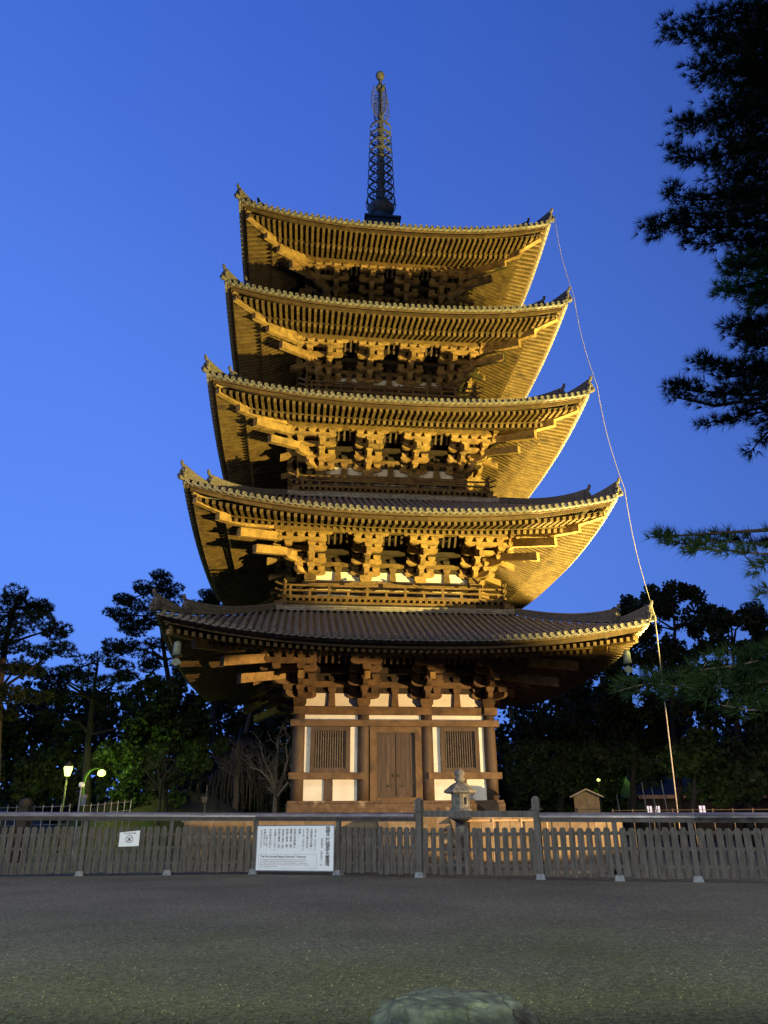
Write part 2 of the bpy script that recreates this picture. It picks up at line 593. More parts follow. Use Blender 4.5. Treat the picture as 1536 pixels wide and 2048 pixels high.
ST = [  # w, zcorner, zmid, b, daiwa top, next wall half, roof top z, roof inner half
    dict(w=10.23, zc=9.30, zm=8.39, b=4.4, D=6.33, top=10.78, inn=5.75),
    dict(w=9.75, zc=15.23, zm=14.18, b=4.1, D=12.40, top=16.68, inn=5.45),
    dict(w=9.26, zc=20.97, zm=20.05, b=3.72, D=18.34, top=22.48, inn=5.05),
    dict(w=8.86, zc=26.63, zm=25.73, b=3.42, D=24.08, top=28.2, inn=4.75),
    dict(w=8.55, zc=32.25, zm=31.21, b=3.12, D=29.65, top=37.7, inn=1.1),
]
for s_ in ST:
    s_['pp'] = s_['b'] + 1.65
    s_['H'] = s_['zm'] + .25 - s_['D']


def zroof(s, a, o):
    w = s['w']
    u = (w - o) / (w - s['inn'])
    c = .95 if s is not ST[4] else .55
    base = s['zm'] + (s['top'] - .23 - s['zm']) * (c * u + (1 - c) * u * u)
    r = max(0.0, (o - s['inn']) / (w - s['inn']))
    return base + lift(s, a) * r


def lift(s, a):
    return (s['zc'] - s['zm']) * min(1.0, abs(a) / s['w']) ** 2.5


def zraf(s, a, o):
    """underside height of the rafters"""
    w = s['w']
    k = w - 1.85
    r = max(0.0, (o - s['b']) / (w - s['b']))
    L = lift(s, a) * r ** 1.5
    if o > k:
        return s['zm'] - .60 + .27 * (w - .42 - o) + L
    sl = (.52 + .45) / (k - s['pp'])
    return s['zm'] - .47 + sl * (k - o) + L


def masu(mb, a, o, z, w=.36, h=.22):
    mb.frustum(a, o, z, z + h * .42, w * .70, w)
    mb.box(a - w / 2, a + w / 2, o - w / 2, o + w / 2, z + h * .42, z + h)


def hij(L, h, l0=None, r0=None):
    """bracket-arm profile, curved up at the lower ends"""
    l = -L / 2 if l0 is None else l0
    r = L / 2 if r0 is None else r0
    return [(l, h), (r, h), (r, h * .52), (r - .05, h * .28), (r - .14, h * .10), (r - .28, 0), (l + .28, 0), (l + .14, h * .10), (l + .05, h * .28),
            (l, h * .52)]


def bracket(k, s, a0, corner):
    """one three-stepped bracket cluster on side k at column position a0"""
    mb = MB(S(k))
    mt = MB(S(k))
    D, b, H = s['D'], s['b'], s['H']
    q = H / 2.05
    st = .55
    A = (1, 0, 0)
    Z = (0, 0, 1)
    O = (0, 1, 0)
    T = .22
    z1, z2, z3 = D + .34 * q, D + .80 * q, D + 1.26 * q
    ah = .25 * q
    mh = .21 * q
    sgn = 0 if not corner else (1 if a0 > 0 else -1)
    mb.frustum(a0, b, D, D + .15 * q, .42, .60)
    mb.box(a0 - .30, a0 + .30, b - .30, b + .30, D + .15 * q, D + .34 * q)

    def warm(o, z, L=1.5, ext=0.0, h=ah):   # arm parallel to the wall
        l, r = -L / 2, L / 2
        if sgn > 0:
            r = ext + .28
        if sgn < 0:
            l = -ext - .28
        mb.prism(hij(0, h, l, r), (a0, o, z), A, Z, O, T)
        pos = [-.52, 0, .52]
        if sgn > 0:
            pos = [-.52, 0] + ([ext] if ext > .3 else [.52])
        if sgn < 0:
            pos = [.52, 0] + ([-ext] if ext > .3 else [-.52])
        for p in pos:
            masu(mb, a0 + p, o, z + h, .36, mh)

    def parm(z, o1):     # arm that projects from the wall
        mb.prism(hij(0, ah, -.55, o1 + .17), (a0, b, z), O, Z, A, T)
        masu(mb, a0, b + o1, z + ah, .36, mh)

    warm(b, z1)
    parm(z1, st)
    warm(b + st, z2, 1.5, st)
    parm(z2, 2 * st)
    warm(b + 2 * st, z3, 1.5, 2 * st)
    # tail rafter
    sl = .36
    o_e = b + 3 * st + .50
    zt = D + 1.02 * q

    def tz(o):
        return zt + sl * (b + 3 * st - o)
    pr = [(b - .1, tz(b - .1)), (o_e, tz(o_e)), (o_e, tz(o_e) + .33), (b - .1, tz(b - .1) + .28)]
    mt.prism(pr, (a0, 0, 0), O, Z, A, .24)
    ztop = tz(b + 3 * st) + .30
    masu(mb, a0, b + 3 * st, ztop, .36, mh)
    if sgn:
        masu(mb, a0 + sgn * 1.1, b + 3 * st, ztop, .36, mh)
    z4 = ztop + mh
    h4 = .22 * q
    l, r = -.72, .72
    if sgn > 0:
        r = 3 * st + .2
    if sgn < 0:
        l = -3 * st - .2
    mb.prism(hij(0, h4, l, r), (a0, b + 3 * st, z4), A, Z, O, T)
    pos = [-.52, 0, .52] if not sgn else [-sgn * .52, 0, sgn * .52, sgn * 1.05]
    top = s['zm'] + .25
    for p in pos:
        masu(mb, a0 + p, b + 3 * st, z4 + h4, .36, max(.08, top - .10 - z4 - h4))
    l, r = -1.0, 1.0
    if sgn > 0:
        r = 3 * st + .25
    if sgn < 0:
        l = -3 * st - .25
    mb.prism(hij(0, .11, l, r), (a0, b + 3 * st, top - .11), A, Z, O, .20)
    if corner == 2:      # diagonal members, built once for the corner this side owns (right end)
        dv = Vector((sgn, 1, 0)).normalized()
        nv = Vector((-sgn * 1, 1, 0)).normalized()
        nv = Vector((dv.y, -dv.x, 0))
        c = Vector((a0, b, 0))
        for z, L_ in ((z1, st * 1.414 + .25), (z2, 2 * st * 1.414 + .25)):
            mb.prism(hij(0, ah, -.5, L_), (a0, b, z), tuple(dv), Z, tuple(nv), .24)
            p = c + dv * (L_ - .22)
            masu(mb, p.x, p.y, z + ah, .40, mh)
        r2 = 1.41421
        for q_in, q_end, ze, hh in ((0.0, 2.62, D + .55 * q, .40), (.2, 3.32, D + 1.08 * q, .42)):
            s2 = .20
            p0 = c + dv * (q_in * r2)
            L_ = (q_end - q_in) * r2
            pr = [(0, ze + s2 * L_), (L_, ze), (L_, ze + hh), (0, ze + s2 * L_ + hh * .9)]
            mt.prism(pr, tuple(p0), tuple(dv), Z, tuple(nv), .27)
        p = c + dv * (3 * st * r2)
        masu(mb, p.x, p.y, D + 1.55 * q, .40, .2)
        mb.box(p.x - .14, p.x + .14, p.y - .14, p.y + .14, D + 1.55 * q + .2, s['zm'] + .22)
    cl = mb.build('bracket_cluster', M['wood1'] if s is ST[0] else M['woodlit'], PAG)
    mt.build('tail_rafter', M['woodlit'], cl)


def disc_cap(mb, a, o, z, r=.098):
    # tile end: raised rim, recessed centre, axis pointing outwards
    mb.lathe([(.0, .012), (.030, .018), (.052, .010), (.066, .010), (.072, .030), (.094, .030), (.098, .018), (.098, -.10)],
             (a, o, z), 10, (0, 1, 0))


def build_story(i):
    s = ST[i]
    w, b, D, pp, zm = s['w'], s['b'], s['D'], s['pp'], s['zm']
    inn = s['inn']
    # ---------------- brackets and wall above the head beam
    for k in range(4):
        for j, a0 in enumerate((-b, -b / 3, b / 3, b)):
            if k in (0, 1, 3) or True:
                c = 0
                if j == 0:
                    c = 1
                if j == 3:
                    c = 2
                bracket(k, s, a0, c)
    q = s['H'] / 2.05
    beams = MB()
    wallp = MB()
    slat = MB()
    dk = MB()
    for k in range(4):
        m = S(k)
        beams.m = wallp.m = slat.m = dk.m = m
        # head beam (two members) running past the corner columns; alternate sides sit 3 mm off each other
        e = .003 * (k % 2)
        beams.box(-b - .38, b + .38, b - .26, b + .26 + e, D - .34 + e, D - e)
        wallp.box(-b, b, b - .12, b - .02, D, D + .57 * q)
        dk.box(-b, b, b - .14, b + .02, D + .57 * q, zm + 1.2)
        # struts between the clusters
        for a in (-b * 2 / 3, 0, b * 2 / 3):
            beams.frustum(a, b + .03, D, D + .58 * q, .34, .26, .16, .14)
            masu(beams, a, b + .03, D + .58 * q, .36, .20 * q)
        # through beams
        T = .20
        for (o, z0, ex) in ((b, D + .80 * q, .55), (b, D + 1.26 * q, 1.1), (b, D + 1.70 * q, 1.2), (b + .55, D + 1.30 * q, 1.1)):
            (beams if z0 < D + q else dk).box(-o - .25, o + .25, o - T / 2, o + T / 2, z0 + .002 * k, z0 + .24 * q + .002 * k)
        # small blocks in the wall between the beams
        for z0 in (D + 1.05 * q, D + 1.51 * q):
            for t in range(-4, 5):
                a = t * b / 4.5
                masu(dk, a, b + .02, z0, .34, .20 * q)
        # purlin
        beams.box(-pp - .38, pp + .38, pp - .13, pp + .13, zm + .25 + .003 * k, zm + .52 + .003 * k)
        # coved slats between the second step and the purlin
        n = int((2 * pp) / .30)
        for t in range(n + 1):
            a = -pp + .1 + t * (2 * pp - .2) / n
            slat.beam((a, b + 1.16, D + 1.62 * q), (a, pp - .12, D + 2.02 * q), .10, .06)
        dk.box(-b - 1.1, b + 1.1, b - .02, b + 1.2, D + 1.96 * q, D + 1.99 * q)
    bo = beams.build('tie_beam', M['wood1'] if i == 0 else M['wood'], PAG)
    slat.build('ceiling_slats', M['wooddark'], bo)
    dk.build('inner_beams', M['soffit'], bo)  # near-black colour paints the shade of the bracket voids
    wallp.build('upper_plaster_wall', M['plaster'], PAG)

    # ---------------- roof
    roof = MB()
    N = 28
    MR = 10
    for k in range(4):
        roof.m = S(k)
        vs = []
        for jj in range(MR + 1):
            o = w - .06 - (w - .06 - inn) * jj / MR
            for ii in range(N + 1):
                a = (-1 + 2 * ii / N) * o
                vs.append((a, o, zroof(s, a, o) - .11))
        vs2 = [(x, y, z - .10) for x, y, z in vs]
        n1 = len(vs)
        nn = N + 1
        fs = []
        for jj in range(MR):
            for ii in range(N):
                a_ = jj * nn + ii
                fs.append((a_, a_ + 1, a_ + nn + 1, a_ + nn))
                fs.append((n1 + a_, n1 + a_ + nn, n1 + a_ + nn + 1, n1 + a_ + 1))
        for ii in range(N):
            fs.append((ii, n1 + ii, n1 + ii + 1, ii + 1))
        roof.add(vs + vs2, fs)
    ro = roof.build('roof', M['tile'], PAG)
    # tile rolls
    rolls = MB()
    caps = MB()
    pitch = .308
    nt_ = int(w / pitch)
    for k in range(4):
        rolls.m = caps.m = S(k)
        for t in range(-nt_, nt_ + 1):
            a = t * pitch
            if abs(a) > w - .12:
                continue
            o1 = w - .02
            o0 = max(inn, abs(a) + .02)
            L_ = o1 - o0
            seg = .34 if i == 0 else .9
            ns = max(1, int(L_ / seg))
            na_ = 6
            vs = []
            fs = []
            jit = random.uniform(-.006, .006)
            for jj in range(ns):
                for e2, rr in ((0, .095), (1, .082)):
                    o = o1 - L_ * (jj + e2) / ns
                    z = zroof(s, a, o) - .07
                    for c in range(na_ + 1):
                        th = pi * c / na_
                        vs.append((a + jit + rr * cos(th), o, z + rr * sin(th)))
                bb = jj * 2 * (na_ + 1)
                for c in range(na_):
                    fs.append((bb + c, bb + c + 1, bb + na_ + 2 + c, bb + na_ + 1 + c))
            rolls.add(vs, fs)
            disc_cap(caps, a + jit, o1, zroof(s, a, o1) - .055 + random.uniform(-.008, .008))
            # curved flat-tile edge between two discs
            if abs(a + pitch) < w:
                am = a + pitch / 2
                pr = []
                for c in range(5):
                    x = (-.5 + c / 4) * pitch
                    pr.append((x, -.11 - .045 * (1 - (x / (pitch / 2)) ** 2)))
                pr2 = [(x, y - .05) for x, y in pr][::-1]
                sl = (lift(s, a + pitch) - lift(s, a)) / pitch
                zc_ = zroof(s, am, w)
                pp_ = [(x, y + sl * x) for x, y in pr + pr2]
                caps.prism(pp_, (am, w - .10, zc_), (1, 0, 0), (0, 0, 1), (0, 1, 0), .18)
    rolls.build('roof_tiles', M['tile'], ro, smooth=False, fix=False)
    caps.build('tile_ends', M['tilecap'], ro, smooth=False)
    # fascia: decayed upper board and the big plank
    fas = MB()
    fa2 = MB()
    NS = 40
    for k in range(4):
        for mb, o, t, z0, z1_ in ((fa2, w - .16, .10, -.27, -.16), (fas, w - .32, .16, -.44, -.27), ):
            mb.m = S(k)
            vs = []
            for ii in range(NS + 1):
                a = (-1 + 2 * ii / NS) * (o - .0)
                L_ = lift(s, a * w / o)
                for (oo, zz) in ((o, z0), (o, z1_), (o - t, z1_), (o - t, z0)):
                    vs.append((a * (oo / o), oo, zm + L_ + zz))
            fs = []
            for ii in range(NS):
                for c in range(4):
                    p0 = ii * 4 + c
                    p1 = ii * 4 + (c + 1) % 4
                    fs.append((p0, p1, p1 + 4, p0 + 4))
            fs += [(0, 1, 2, 3), (NS * 4, NS * 4 + 3, NS * 4 + 2, NS * 4 + 1)]
            mb.add(vs, fs)
    fas.build('fascia_board', M['fascia'], ro)
    fa2.build('eave_board', M['base'], ro)
    # rafters
    raf = MB()
    brd = MB()
    kio = MB()
    rp = .295
    nr = int(w / rp)
    kk = w - 1.85
    for k in range(4):
        raf.m = brd.m = kio.m = S(k)
        for t in range(-nr, nr + 1):
            a = (t + .5) * rp
            if abs(a) > w - .62:
                continue
            oe = w - .42
            o0 = max(kk - .15, abs(a) + .12)
            if o0 < oe - .1:
                raf.beam((a, oe, zraf(s, a, oe) + .085), (a, o0, zraf(s, a, max(o0, kk + .001)) + .085), .135, .17, )
            oe2 = kk + .12
            o0 = max(b - .05, abs(a) + .12)
            if o0 < oe2 - .1:
                za = zraf(s, a, kk - .001) - .02
                zb = zraf(s, a, o0)
                om = (oe2 + o0) / 2
                raf.beam((a, oe2, za + .09 - .05), (a, o0, zb + .09), .145, .18)
        # kioi strip carrying the upper rafters
        NK = 32
        for (o, z0, z1_, t) in ((kk + .06, .16, .27, .14),):
            vs = []
            for ii in range(NK + 1):
                a = (-1 + 2 * ii / NK) * (o)
                zz = zraf(s, a, kk - .001)
                for (oo, z) in ((o, z0), (o, z1_), (o - t, z1_), (o - t, z0)):
                    vs.append((a * oo / o, oo, zz + z))
            fs = []
            for ii in range(NK):
                for c in range(4):
                    p0 = ii * 4 + c
                    p1 = ii * 4 + (c + 1) % 4
                    fs.append((p0, p1, p1 + 4, p0 + 4))
            kio.add(vs, fs)
        # soffit boards lie on the rafters
        for (oa, ob, dz) in ((w - .40, kk + .02, .175), (kk + .04, b - .05, .185)):
            vs = []
            nj = 4
            for jj in range(nj + 1):
                o = oa + (ob - oa) * jj / nj
                for ii in range(NK + 1):
                    a = (-1 + 2 * ii / NK) * o
                    if oa > kk + .1:
                        oo = max(o, kk + .001)
                    else:
                        oo = min(o, kk - .001)
                    vs.append((a, o, zraf(s, a, oo) + dz))
            nn = NK + 1
            brd.add(vs, [(jj * nn + ii, jj * nn + ii + 1, (jj + 1) * nn + ii + 1, (jj + 1) * nn + ii) for jj in range(nj) for ii in range(NK)])
    raf.build('rafters', M['rafter'], ro)
    kio.build('rafter_strip', M['rafter'], ro)
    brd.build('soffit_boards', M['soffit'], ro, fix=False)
    # hips
    for sx, sy in ((-1, -1), (1, -1), (1, 1), (-1, 1)):
        hr = MB()
        d = Vector((sx, sy, 0))
        pts = []
        for q_ in (w - .52, w - 1.2, kk + .1):
            z = zraf(s, q_, max(q_, kk + .001)) - .06
            pts.append(Vector((sx * q_, sy * q_, z + .13)))
        for p0, p1 in zip(pts[:-1], pts[1:]):
            hr.beam(p0, p1, .26, .34)
        pts = []
        for q_ in (kk + .42, kk - .6, pp, b):
            z = zraf(s, q_, min(q_, kk - .001)) - .10
            pts.append(Vector((sx * q_, sy * q_, z + .08)))
        for p0, p1 in zip(pts[:-1], pts[1:]):
            hr.beam(p0, p1, .28, .38)
        # bronze-shod nose above the hip rafter
        zt_ = zraf(s, w - .5, w - .5) + .30
        hr.beam((sx * (w - .42), sy * (w - .42), zt_), (sx * (w - 1.3), sy * (w - 1.3), zt_ - .10), .16, .07)
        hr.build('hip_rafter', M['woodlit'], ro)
        rd = MB()
        # two-stage descending ridge, both stages sweeping up at their ends
        for qa, qb, nq, h0, h1 in ((inn, w - 1.08, 9, .20, .30), (w - 1.12, w + .01, 6, .06, .50)):
            qs = [qa + (qb - qa) * t / nq for t in range(nq + 1)]
            hs = [h0 + h1 * (t / nq) ** (3 if nq == 9 else 1.3) for t in range(nq + 1)]
            for t in range(nq):
                q0, q1 = qs[t], qs[t + 1]
                for lay, ww in enumerate((.28, .22, .25, .19)):
                    g0, g1 = hs[t] * (lay + .5) / 4 - .02, hs[t + 1] * (lay + .5) / 4 - .02
                    rd.beam((sx * q0, sy * q0, zroof(s, q0, q0) + g0), (sx * q1, sy * q1, zroof(s, q1, q1) + g1), ww, hs[t] / 4 + .004, hs[t + 1] / 4 + .004)
            rd.tube([(sx * q_, sy * q_, zroof(s, q_, q_) + h_ + .02) for q_, h_ in zip(qs, hs)], .085, 8)
        ridge = rd.build('hip_ridge', M['ridge'], ro)
    # ornaments are parts of the pagoda so each can be pointed at
    for sx, sy in ((-1, -1), (1, -1), (1, 1), (-1, 1)):
        for q_, sc, zz in ((w + .0, .95, .02), (w - 1.02, .95, .02)):
            on = MB()
            z = zroof(s, q_, q_) + zz
            c = Vector((sx * q_, sy * q_, z))
            dv = Vector((sx, sy, 0)).normalized()
            nv = Vector((-dv.y, dv.x, 0))
            pr = [(-.20, -.06), (.20, -.06), (.24, .10), (.19, .22), (.22, .34), (.12, .46), (0, .52), (-.12, .46), (-.22, .34), (-.19, .22), (-.24, .10)]
            on.prism([(x * sc, y * sc) for x, y in pr], tuple(c), tuple(nv), (0, 0, 1), tuple(dv), .10)
            # brow, eyes, snout of the demon tile
            for e in (-1, 1):
                on.lathe([(0, .07), (.05, .05), (.07, 0), (.06, -.03)], tuple(c + nv * (.09 * e) + Vector((0, 0, .30)) + dv * .05), 7, tuple(dv))
                on.tube([c + nv * (.16 * e) + Vector((0, 0, .02)) + dv * .05, c + nv * (.22 * e) + Vector((0, 0, .14)) + dv * .10,
                         c + nv * (.15 * e) + Vector((0, 0, .22)) + dv * .08], [.05, .05, .03], 6)
            on.lathe([(0, .14), (.06, .11), (.09, .03), (.08, 0)], tuple(c + Vector((0, 0, .15)) + dv * .03), 7, tuple(dv))
            # upward sweeping horn tile
            base = c + Vector((0, 0, .50 * sc)) - dv * .16
            pts = [base, base + dv * .12 + Vector((0, 0, .02)), base + dv * .22 + Vector((0, 0, .09)), base + dv * .27 + Vector((0, 0, .20)),
                   base + dv * .275 + Vector((0, 0, .28))]
            on.tube(pts, [.08, .085, .08, .075, .065], 7)
            # round tile below the mask
            on.lathe([(0, .02), (.05, .02), (.06, .04), (.10, .04), (.11, .0), (.11, -.25)], tuple(c + dv * .16 + Vector((0, 0, -.03))), 10, tuple(dv))
            on.build('ridge_end_ornament', M['ridge'], PAG)

    # ---------------- columns and walls
    zb = 2.28 if i == 0 else ST[i - 1]['top'] + .2
    ztop = D - .30
    r = .285 if i == 0 else .24
    cols = []
    for k in range(4):
        m = S(k)
        for a in (-b, -b / 3, b / 3):
            c = MB(m)
            n = 18
            hh = ztop - zb
            c.lathe([(r * .985, 0), (r, hh * .3), (r * .97, hh * .75), (r * .92, hh)], (a, b, zb), n)
            c.build('column', M['wooddark'] if i == 0 else M['wood'], PAG, smooth=True)
    if i > 0:
        wl = MB()
        wd = MB()
        for k in range(4):
            wl.m = wd.m = S(k)
            wl.box(-b, b, b - .16, b - .06, zb - .1, D - .33)
            # centre doors and side window posts
            wd.box(-b / 3 + .22, b / 3 - .22, b - .055, b + .04, zb, D - .62)
            wd.box(-b, b, b - .05, b + .16, zb + .28 * (D - zb), zb + .28 * (D - zb) + .13)
            for sgn_ in (-1, 1):
                wd.box(sgn_ * b * 2 / 3 - .17, sgn_ * b * 2 / 3 + .17, b - .05, b + .03, zb, zb + .28 * (D - zb))
                wd.box(sgn_ * b / 3 - .34, sgn_ * b / 3 + .34, b - .05, b + .02, zb, D - .34)
                wd.box(sgn_ * b - .34, sgn_ * b + .34, b - .05, b + .02, zb, D - .34)
            wd.box(-b, b, b - .05, b + .12, D - .56, D - .46)
        wo = wl.build('upper_wall', M['plaster'], PAG)
        wd.build('wall_timbers', M['wooddark'], wo)


for i in range(5):
    build_story(i)

# balconies of stories two to five
for i in range(1, 5):
    s = ST[i]
    p = ST[i - 1]
    z0 = p['top']
    bb = s['b'] + 1.22
    fl = MB()
    ra = MB()
    te = fl
    ns_ = MB()
    for k in range(4):
        fl.m = ra.m = ns_.m = S(k)
        # light coping courses above the tiles
        ns_.box(-p['inn'] - .02, p['inn'] + .02, p['inn'] - .42, p['inn'] - .04 + .003 * k, z0 - .22, z0 + .03 + .002 * k)
        fl.box(-bb + .0, bb + .0, s['b'] - .2, bb + .003 * k, z0 + .04, z0 + .32 + .003 * k)
        fl.box(bb - .15, bb + .42, bb - .16, bb + .16, z0 + .05, z0 + .27)
        fl.box(-bb - .42, -bb + .15, bb - .14, bb + .14, z0 + .06, z0 + .28)
        fl.box(-bb - .06, bb + .06, s['b'] - .2, bb + .10 + .003 * k, z0 + .44, z0 + .50 + .002 * k)
        n = int(2 * bb / .29)
        for t in range(n + 1):
            a = -bb + .05 + (2 * bb - .1) * t / n
            te.box(a - .065, a + .065, bb - .1, bb + .07, z0 + .325, z0 + .44)
        # railing
        rz = z0 + .50
        o = bb - .02
        ra.box(-bb - .28, bb + .28, o - .06, o + .06, rz + .002 * k, rz + .10 + .002 * k)
        ra.box(-bb - .22, bb + .22, o - .05, o + .05, rz + .30 + .002 * k, rz + .38 + .002 * k)
        n = 11
        for t in range(n + 1):
            a = -bb + .3 + (2 * bb - .6) * t / n
            if t % 2 == 0 or True:
                ra.box(a - .06, a + .06, o - .045, o + .045, rz + .10, rz + (.30 if t % 2 else .58))
        for sgn_ in (-1, 1):
            pts = [(sgn_ * .85, o, rz + .74), (sgn_ * 1.1, o, rz + .64), (sgn_ * 1.5, o, rz + .60), (sgn_ * (bb - .3), o, rz + .60), (sgn_ * (bb + .15), o, rz + .64),
                   (sgn_ * (bb + .42), o, rz + .74)]
            ra.tube(pts, .052, 8)
            ra.tube([(sgn_ * (bb + .15), o, rz + .34), (sgn_ * (bb + .42), o, rz + .42)], .045, 6)
        # corner posts with jewel caps
        a = bb - .03
        ra.lathe([(.085, 0), (.085, .66), (.11, .67), (.11, .71), (.06, .74), (.10, .82), (.09, .90), (.03, .97), (0, 1.02)], (a, o, rz - .1), 10)
    f_ = fl.build('balcony', M['wood'], PAG)
    ra.build('railing', M['wood'], f_)
    ns_.build('coping_course', M['noshi'], f_)

# ---------------- first story front and sides
s = ST[0]
b = 4.4
sill = MB()
for k in range(4):
    sill.m = S(k)
    prf = [(b - .3, 1.69), (b + .46, 1.69), (b + .46, 2.16), (b + .40, 2.21), (b + .40, 2.29), (b - .3, 2.29)]
    sill.prism(prf, (0, 0, .003 * k), (0, 1, 0), (0, 0, 1), (1, 0, 0), 2 * (b + .40) + .006 * k)
sill.build('ground_sill', M['base'], PAG)
tb = MB()
for k in range(4):
    tb.m = S(k)
    e = .003 * (k % 2)
    tb.box(-b - .38, b + .38, b - .1, b + .40 + e, 5.46 + e, 5.74 - e)
    if True:
        for x0, x1 in ((-b - .38, -b / 3 + .02), (b / 3 - .02, b + .38)):
            tb.box(x0, x1, b - .1, b + .40 + e, 3.19 + e, 3.47 - e)
tb.build('tie_beam', M['wood1'], PAG)
for k in range(4):
    m = S(k)
    wl = MB(m)
    wl.box(-b, -b / 3 + .1, b - .12, b + .02, 2.3, 6.0)
    wl.box(b / 3 - .1, b, b - .12, b + .02, 2.3, 6.0)
    wl.box(-b / 3 + .1, b / 3 - .1, b - .12, b + .019, 5.3, 6.0)
    wo = wl.build('plaster_wall', M['plaster'], PAG)
    for sgn_ in (-1, 1):
        st_ = MB(m)
        st_.box(sgn_ * 3.03 - .20, sgn_ * 3.03 + .20, b - .05, b + .08, 2.3, 3.19)
        st_.build('wall_stud', M['wooddark'], wo)
    for sgn_ in (-1, 1):
        wi = MB(m)
        c = sgn_ * 2.97
        x0, x1, z0, z1 = c - .90, c + .90, 3.475, 5.46
        # mitred deep frame
        fw_ = .20
        o1 = b + .16
        for (a0, a1, c0, c1) in ((x0, x0 + fw_, z0, z1), (x1 - fw_, x1, z0, z1)):
            wi.box(a0, a1, b, o1, c0, c1)
        wi.box(x0 + fw_, x1 - fw_, b, o1 - .004, z0, z0 + fw_ * .8)
        wi.box(x0 + fw_, x1 - fw_, b, o1 - .004, z1 - fw_ * .9, z1)
        # thin bright inner bead
        wi.box(x0 + fw_, x1 - fw_, b + .05, b + .12, z0 + fw_ * .8, z0 + fw_ * .8 + .05)
        wo_ = wi.build('lattice_window', M['wooddark'], PAG)
        la = MB(m)
        n = 13
        for t in range(n):
            a = x0 + fw_ + (x1 - x0 - 2 * fw_) * (t + .5) / n
            r2 = .029
            la.prism([(-r2, 0), (0, -r2), (r2, 0), (0, r2)], (a, b + .07, (z0 + z1) / 2), (1, 0, 0), (0, 1, 0), (0, 0, 1), z1 - z0 - .3)
        la.build('lattice_bars', M['lattice'], wo_)
        bk = MB(m)
        bk.box(x0 + .1, x1 - .1, b + .021, b + .03, z0 + .1, z1 - .1)
        bk.build('shutter_board', M['soffit'], wo_)
    # door
    df = MB(m)
    x = b / 3 - .285
    df.box(-x, -x + .30, b - .05, b + .20, 2.29, 5.46)
    df.box(x - .30, x, b - .05, b + .20, 2.29, 5.46)
    df.box(-x + .30, x - .30, b - .05, b + .196, 5.20, 5.46)
    df.box(-x + .30, x - .30, b - .05, b + .22, 2.29, 2.42)
    # splayed inner jambs
    for sgn_ in (-1, 1):
        df.beam((sgn_ * (x - .27), b + .14, 2.42), (sgn_ * (x - .27), b + .14, 5.2), .05, .09)
    do = df.build('door', M['wood1'], PAG)
    for sgn_ in (-1, 1):
        dl = MB(m)
        x0, x1 = (.015, .88) if sgn_ > 0 else (-.88, -.015)
        dl.box(x0, x1, b - .04, b + .05, 2.42, 5.20)
        n = 4
        for t in range(n):
            q0 = x0 + (x1 - x0) * t / n + .006
            q1 = x0 + (x1 - x0) * (t + 1) / n - .006
            dl.box(q0, q1, b + .05, b + .062 + .004 * (t % 2), 2.50, 5.12)
        dl.box(x0 + .02, x1 - .02, b + .05, b + .075, 2.56, 2.66)
        dl.build('door_leaf', M['door'], do)
        la = MB(m)
        la.lathe([(.0, .03), (.05, .025), (.07, 0), (.07, -.01)], (sgn_ * .12 if sgn_ > 0 else -.12, b + .07, 3.35), 8, (0, 1, 0))
        la.box(sgn_ * .30 - .09, sgn_ * .30 + .09, b + .066, b + .09, 2.86, 2.96)
        la.build('door_fitting', M['sign_wood'], do)

# ---------------- spire
ring_m = M['bronze']
sp = MB()
sp.box(-1.08, 1.08, -1.08, 1.08, 37.55, 38.62)
sp.box(-1.22, 1.22, -1.22, 1.22, 38.62, 38.78)
sp.build('spire', M['bronze'], PAG).name = 'spire'
SPI = [o for o in bpy.data.objects if o.name.startswith('spire')][0]
bw = MB()
bw.lathe([(.86, 0), (.84, .35), (.70, .75), (.52, .95), (.50, 1.05), (.78, 1.12), (.80, 1.2), (.55, 1.25)], (0, 0, 38.78), 28)
bw.build('inverted_bowl', ring_m, SPI, smooth=True)
lo = MB()
z0 = 39.95
lo.lathe([(.50, 0), (.78, .10), (.92, .35), (.90, .50), (.78, .42), (.6, .3)], (0, 0, z0), 28)
for t in range(12):
    a = 2 * pi * t / 12
    d = Vector((cos(a), sin(a), 0))
    n_ = Vector((-sin(a), cos(a), 0))
    c = Vector((0, 0, z0 + .40))
    for e in (-.16, .16):
        lo.tube([c + d * .86 + n_ * e, c + d * 1.0 + n_ * e * .9 + Vector((0, 0, .25)), c + d * 1.04 + n_ * e * .5 + Vector((0, 0, .5)), c + d * .98 + Vector((0, 0, .66))],
                .025, 5)
for t in range(8):
    a = 2 * pi * t / 8
    d = Vector((cos(a), sin(a), 0))
    lo.tube([Vector((0, 0, z0 + .5)) + d * .42, Vector((0, 0, z0 + .9)) + d * .52, Vector((0, 0, z0 + 1.3)) + d * .46], .05, 5)
lo.build('lotus_petals', ring_m, SPI)
mast = MB()
mast.lathe([(.27, 0), (.25, 4), (.21, 8.5), (.16, 9.2), (.12, 12.6), (.06, 13.4), (.0, 13.45)], (0, 0, 40.2), 14)
for t in range(9):
    z = 41.15 + t * .83
    mast.lathe([(.2, 0), (.36 - t * .012, .10), (.38 - t * .012, .28), (.2, .40)], (0, 0, z - .16), 12)
mast.build('mast', ring_m, SPI, smooth=True)
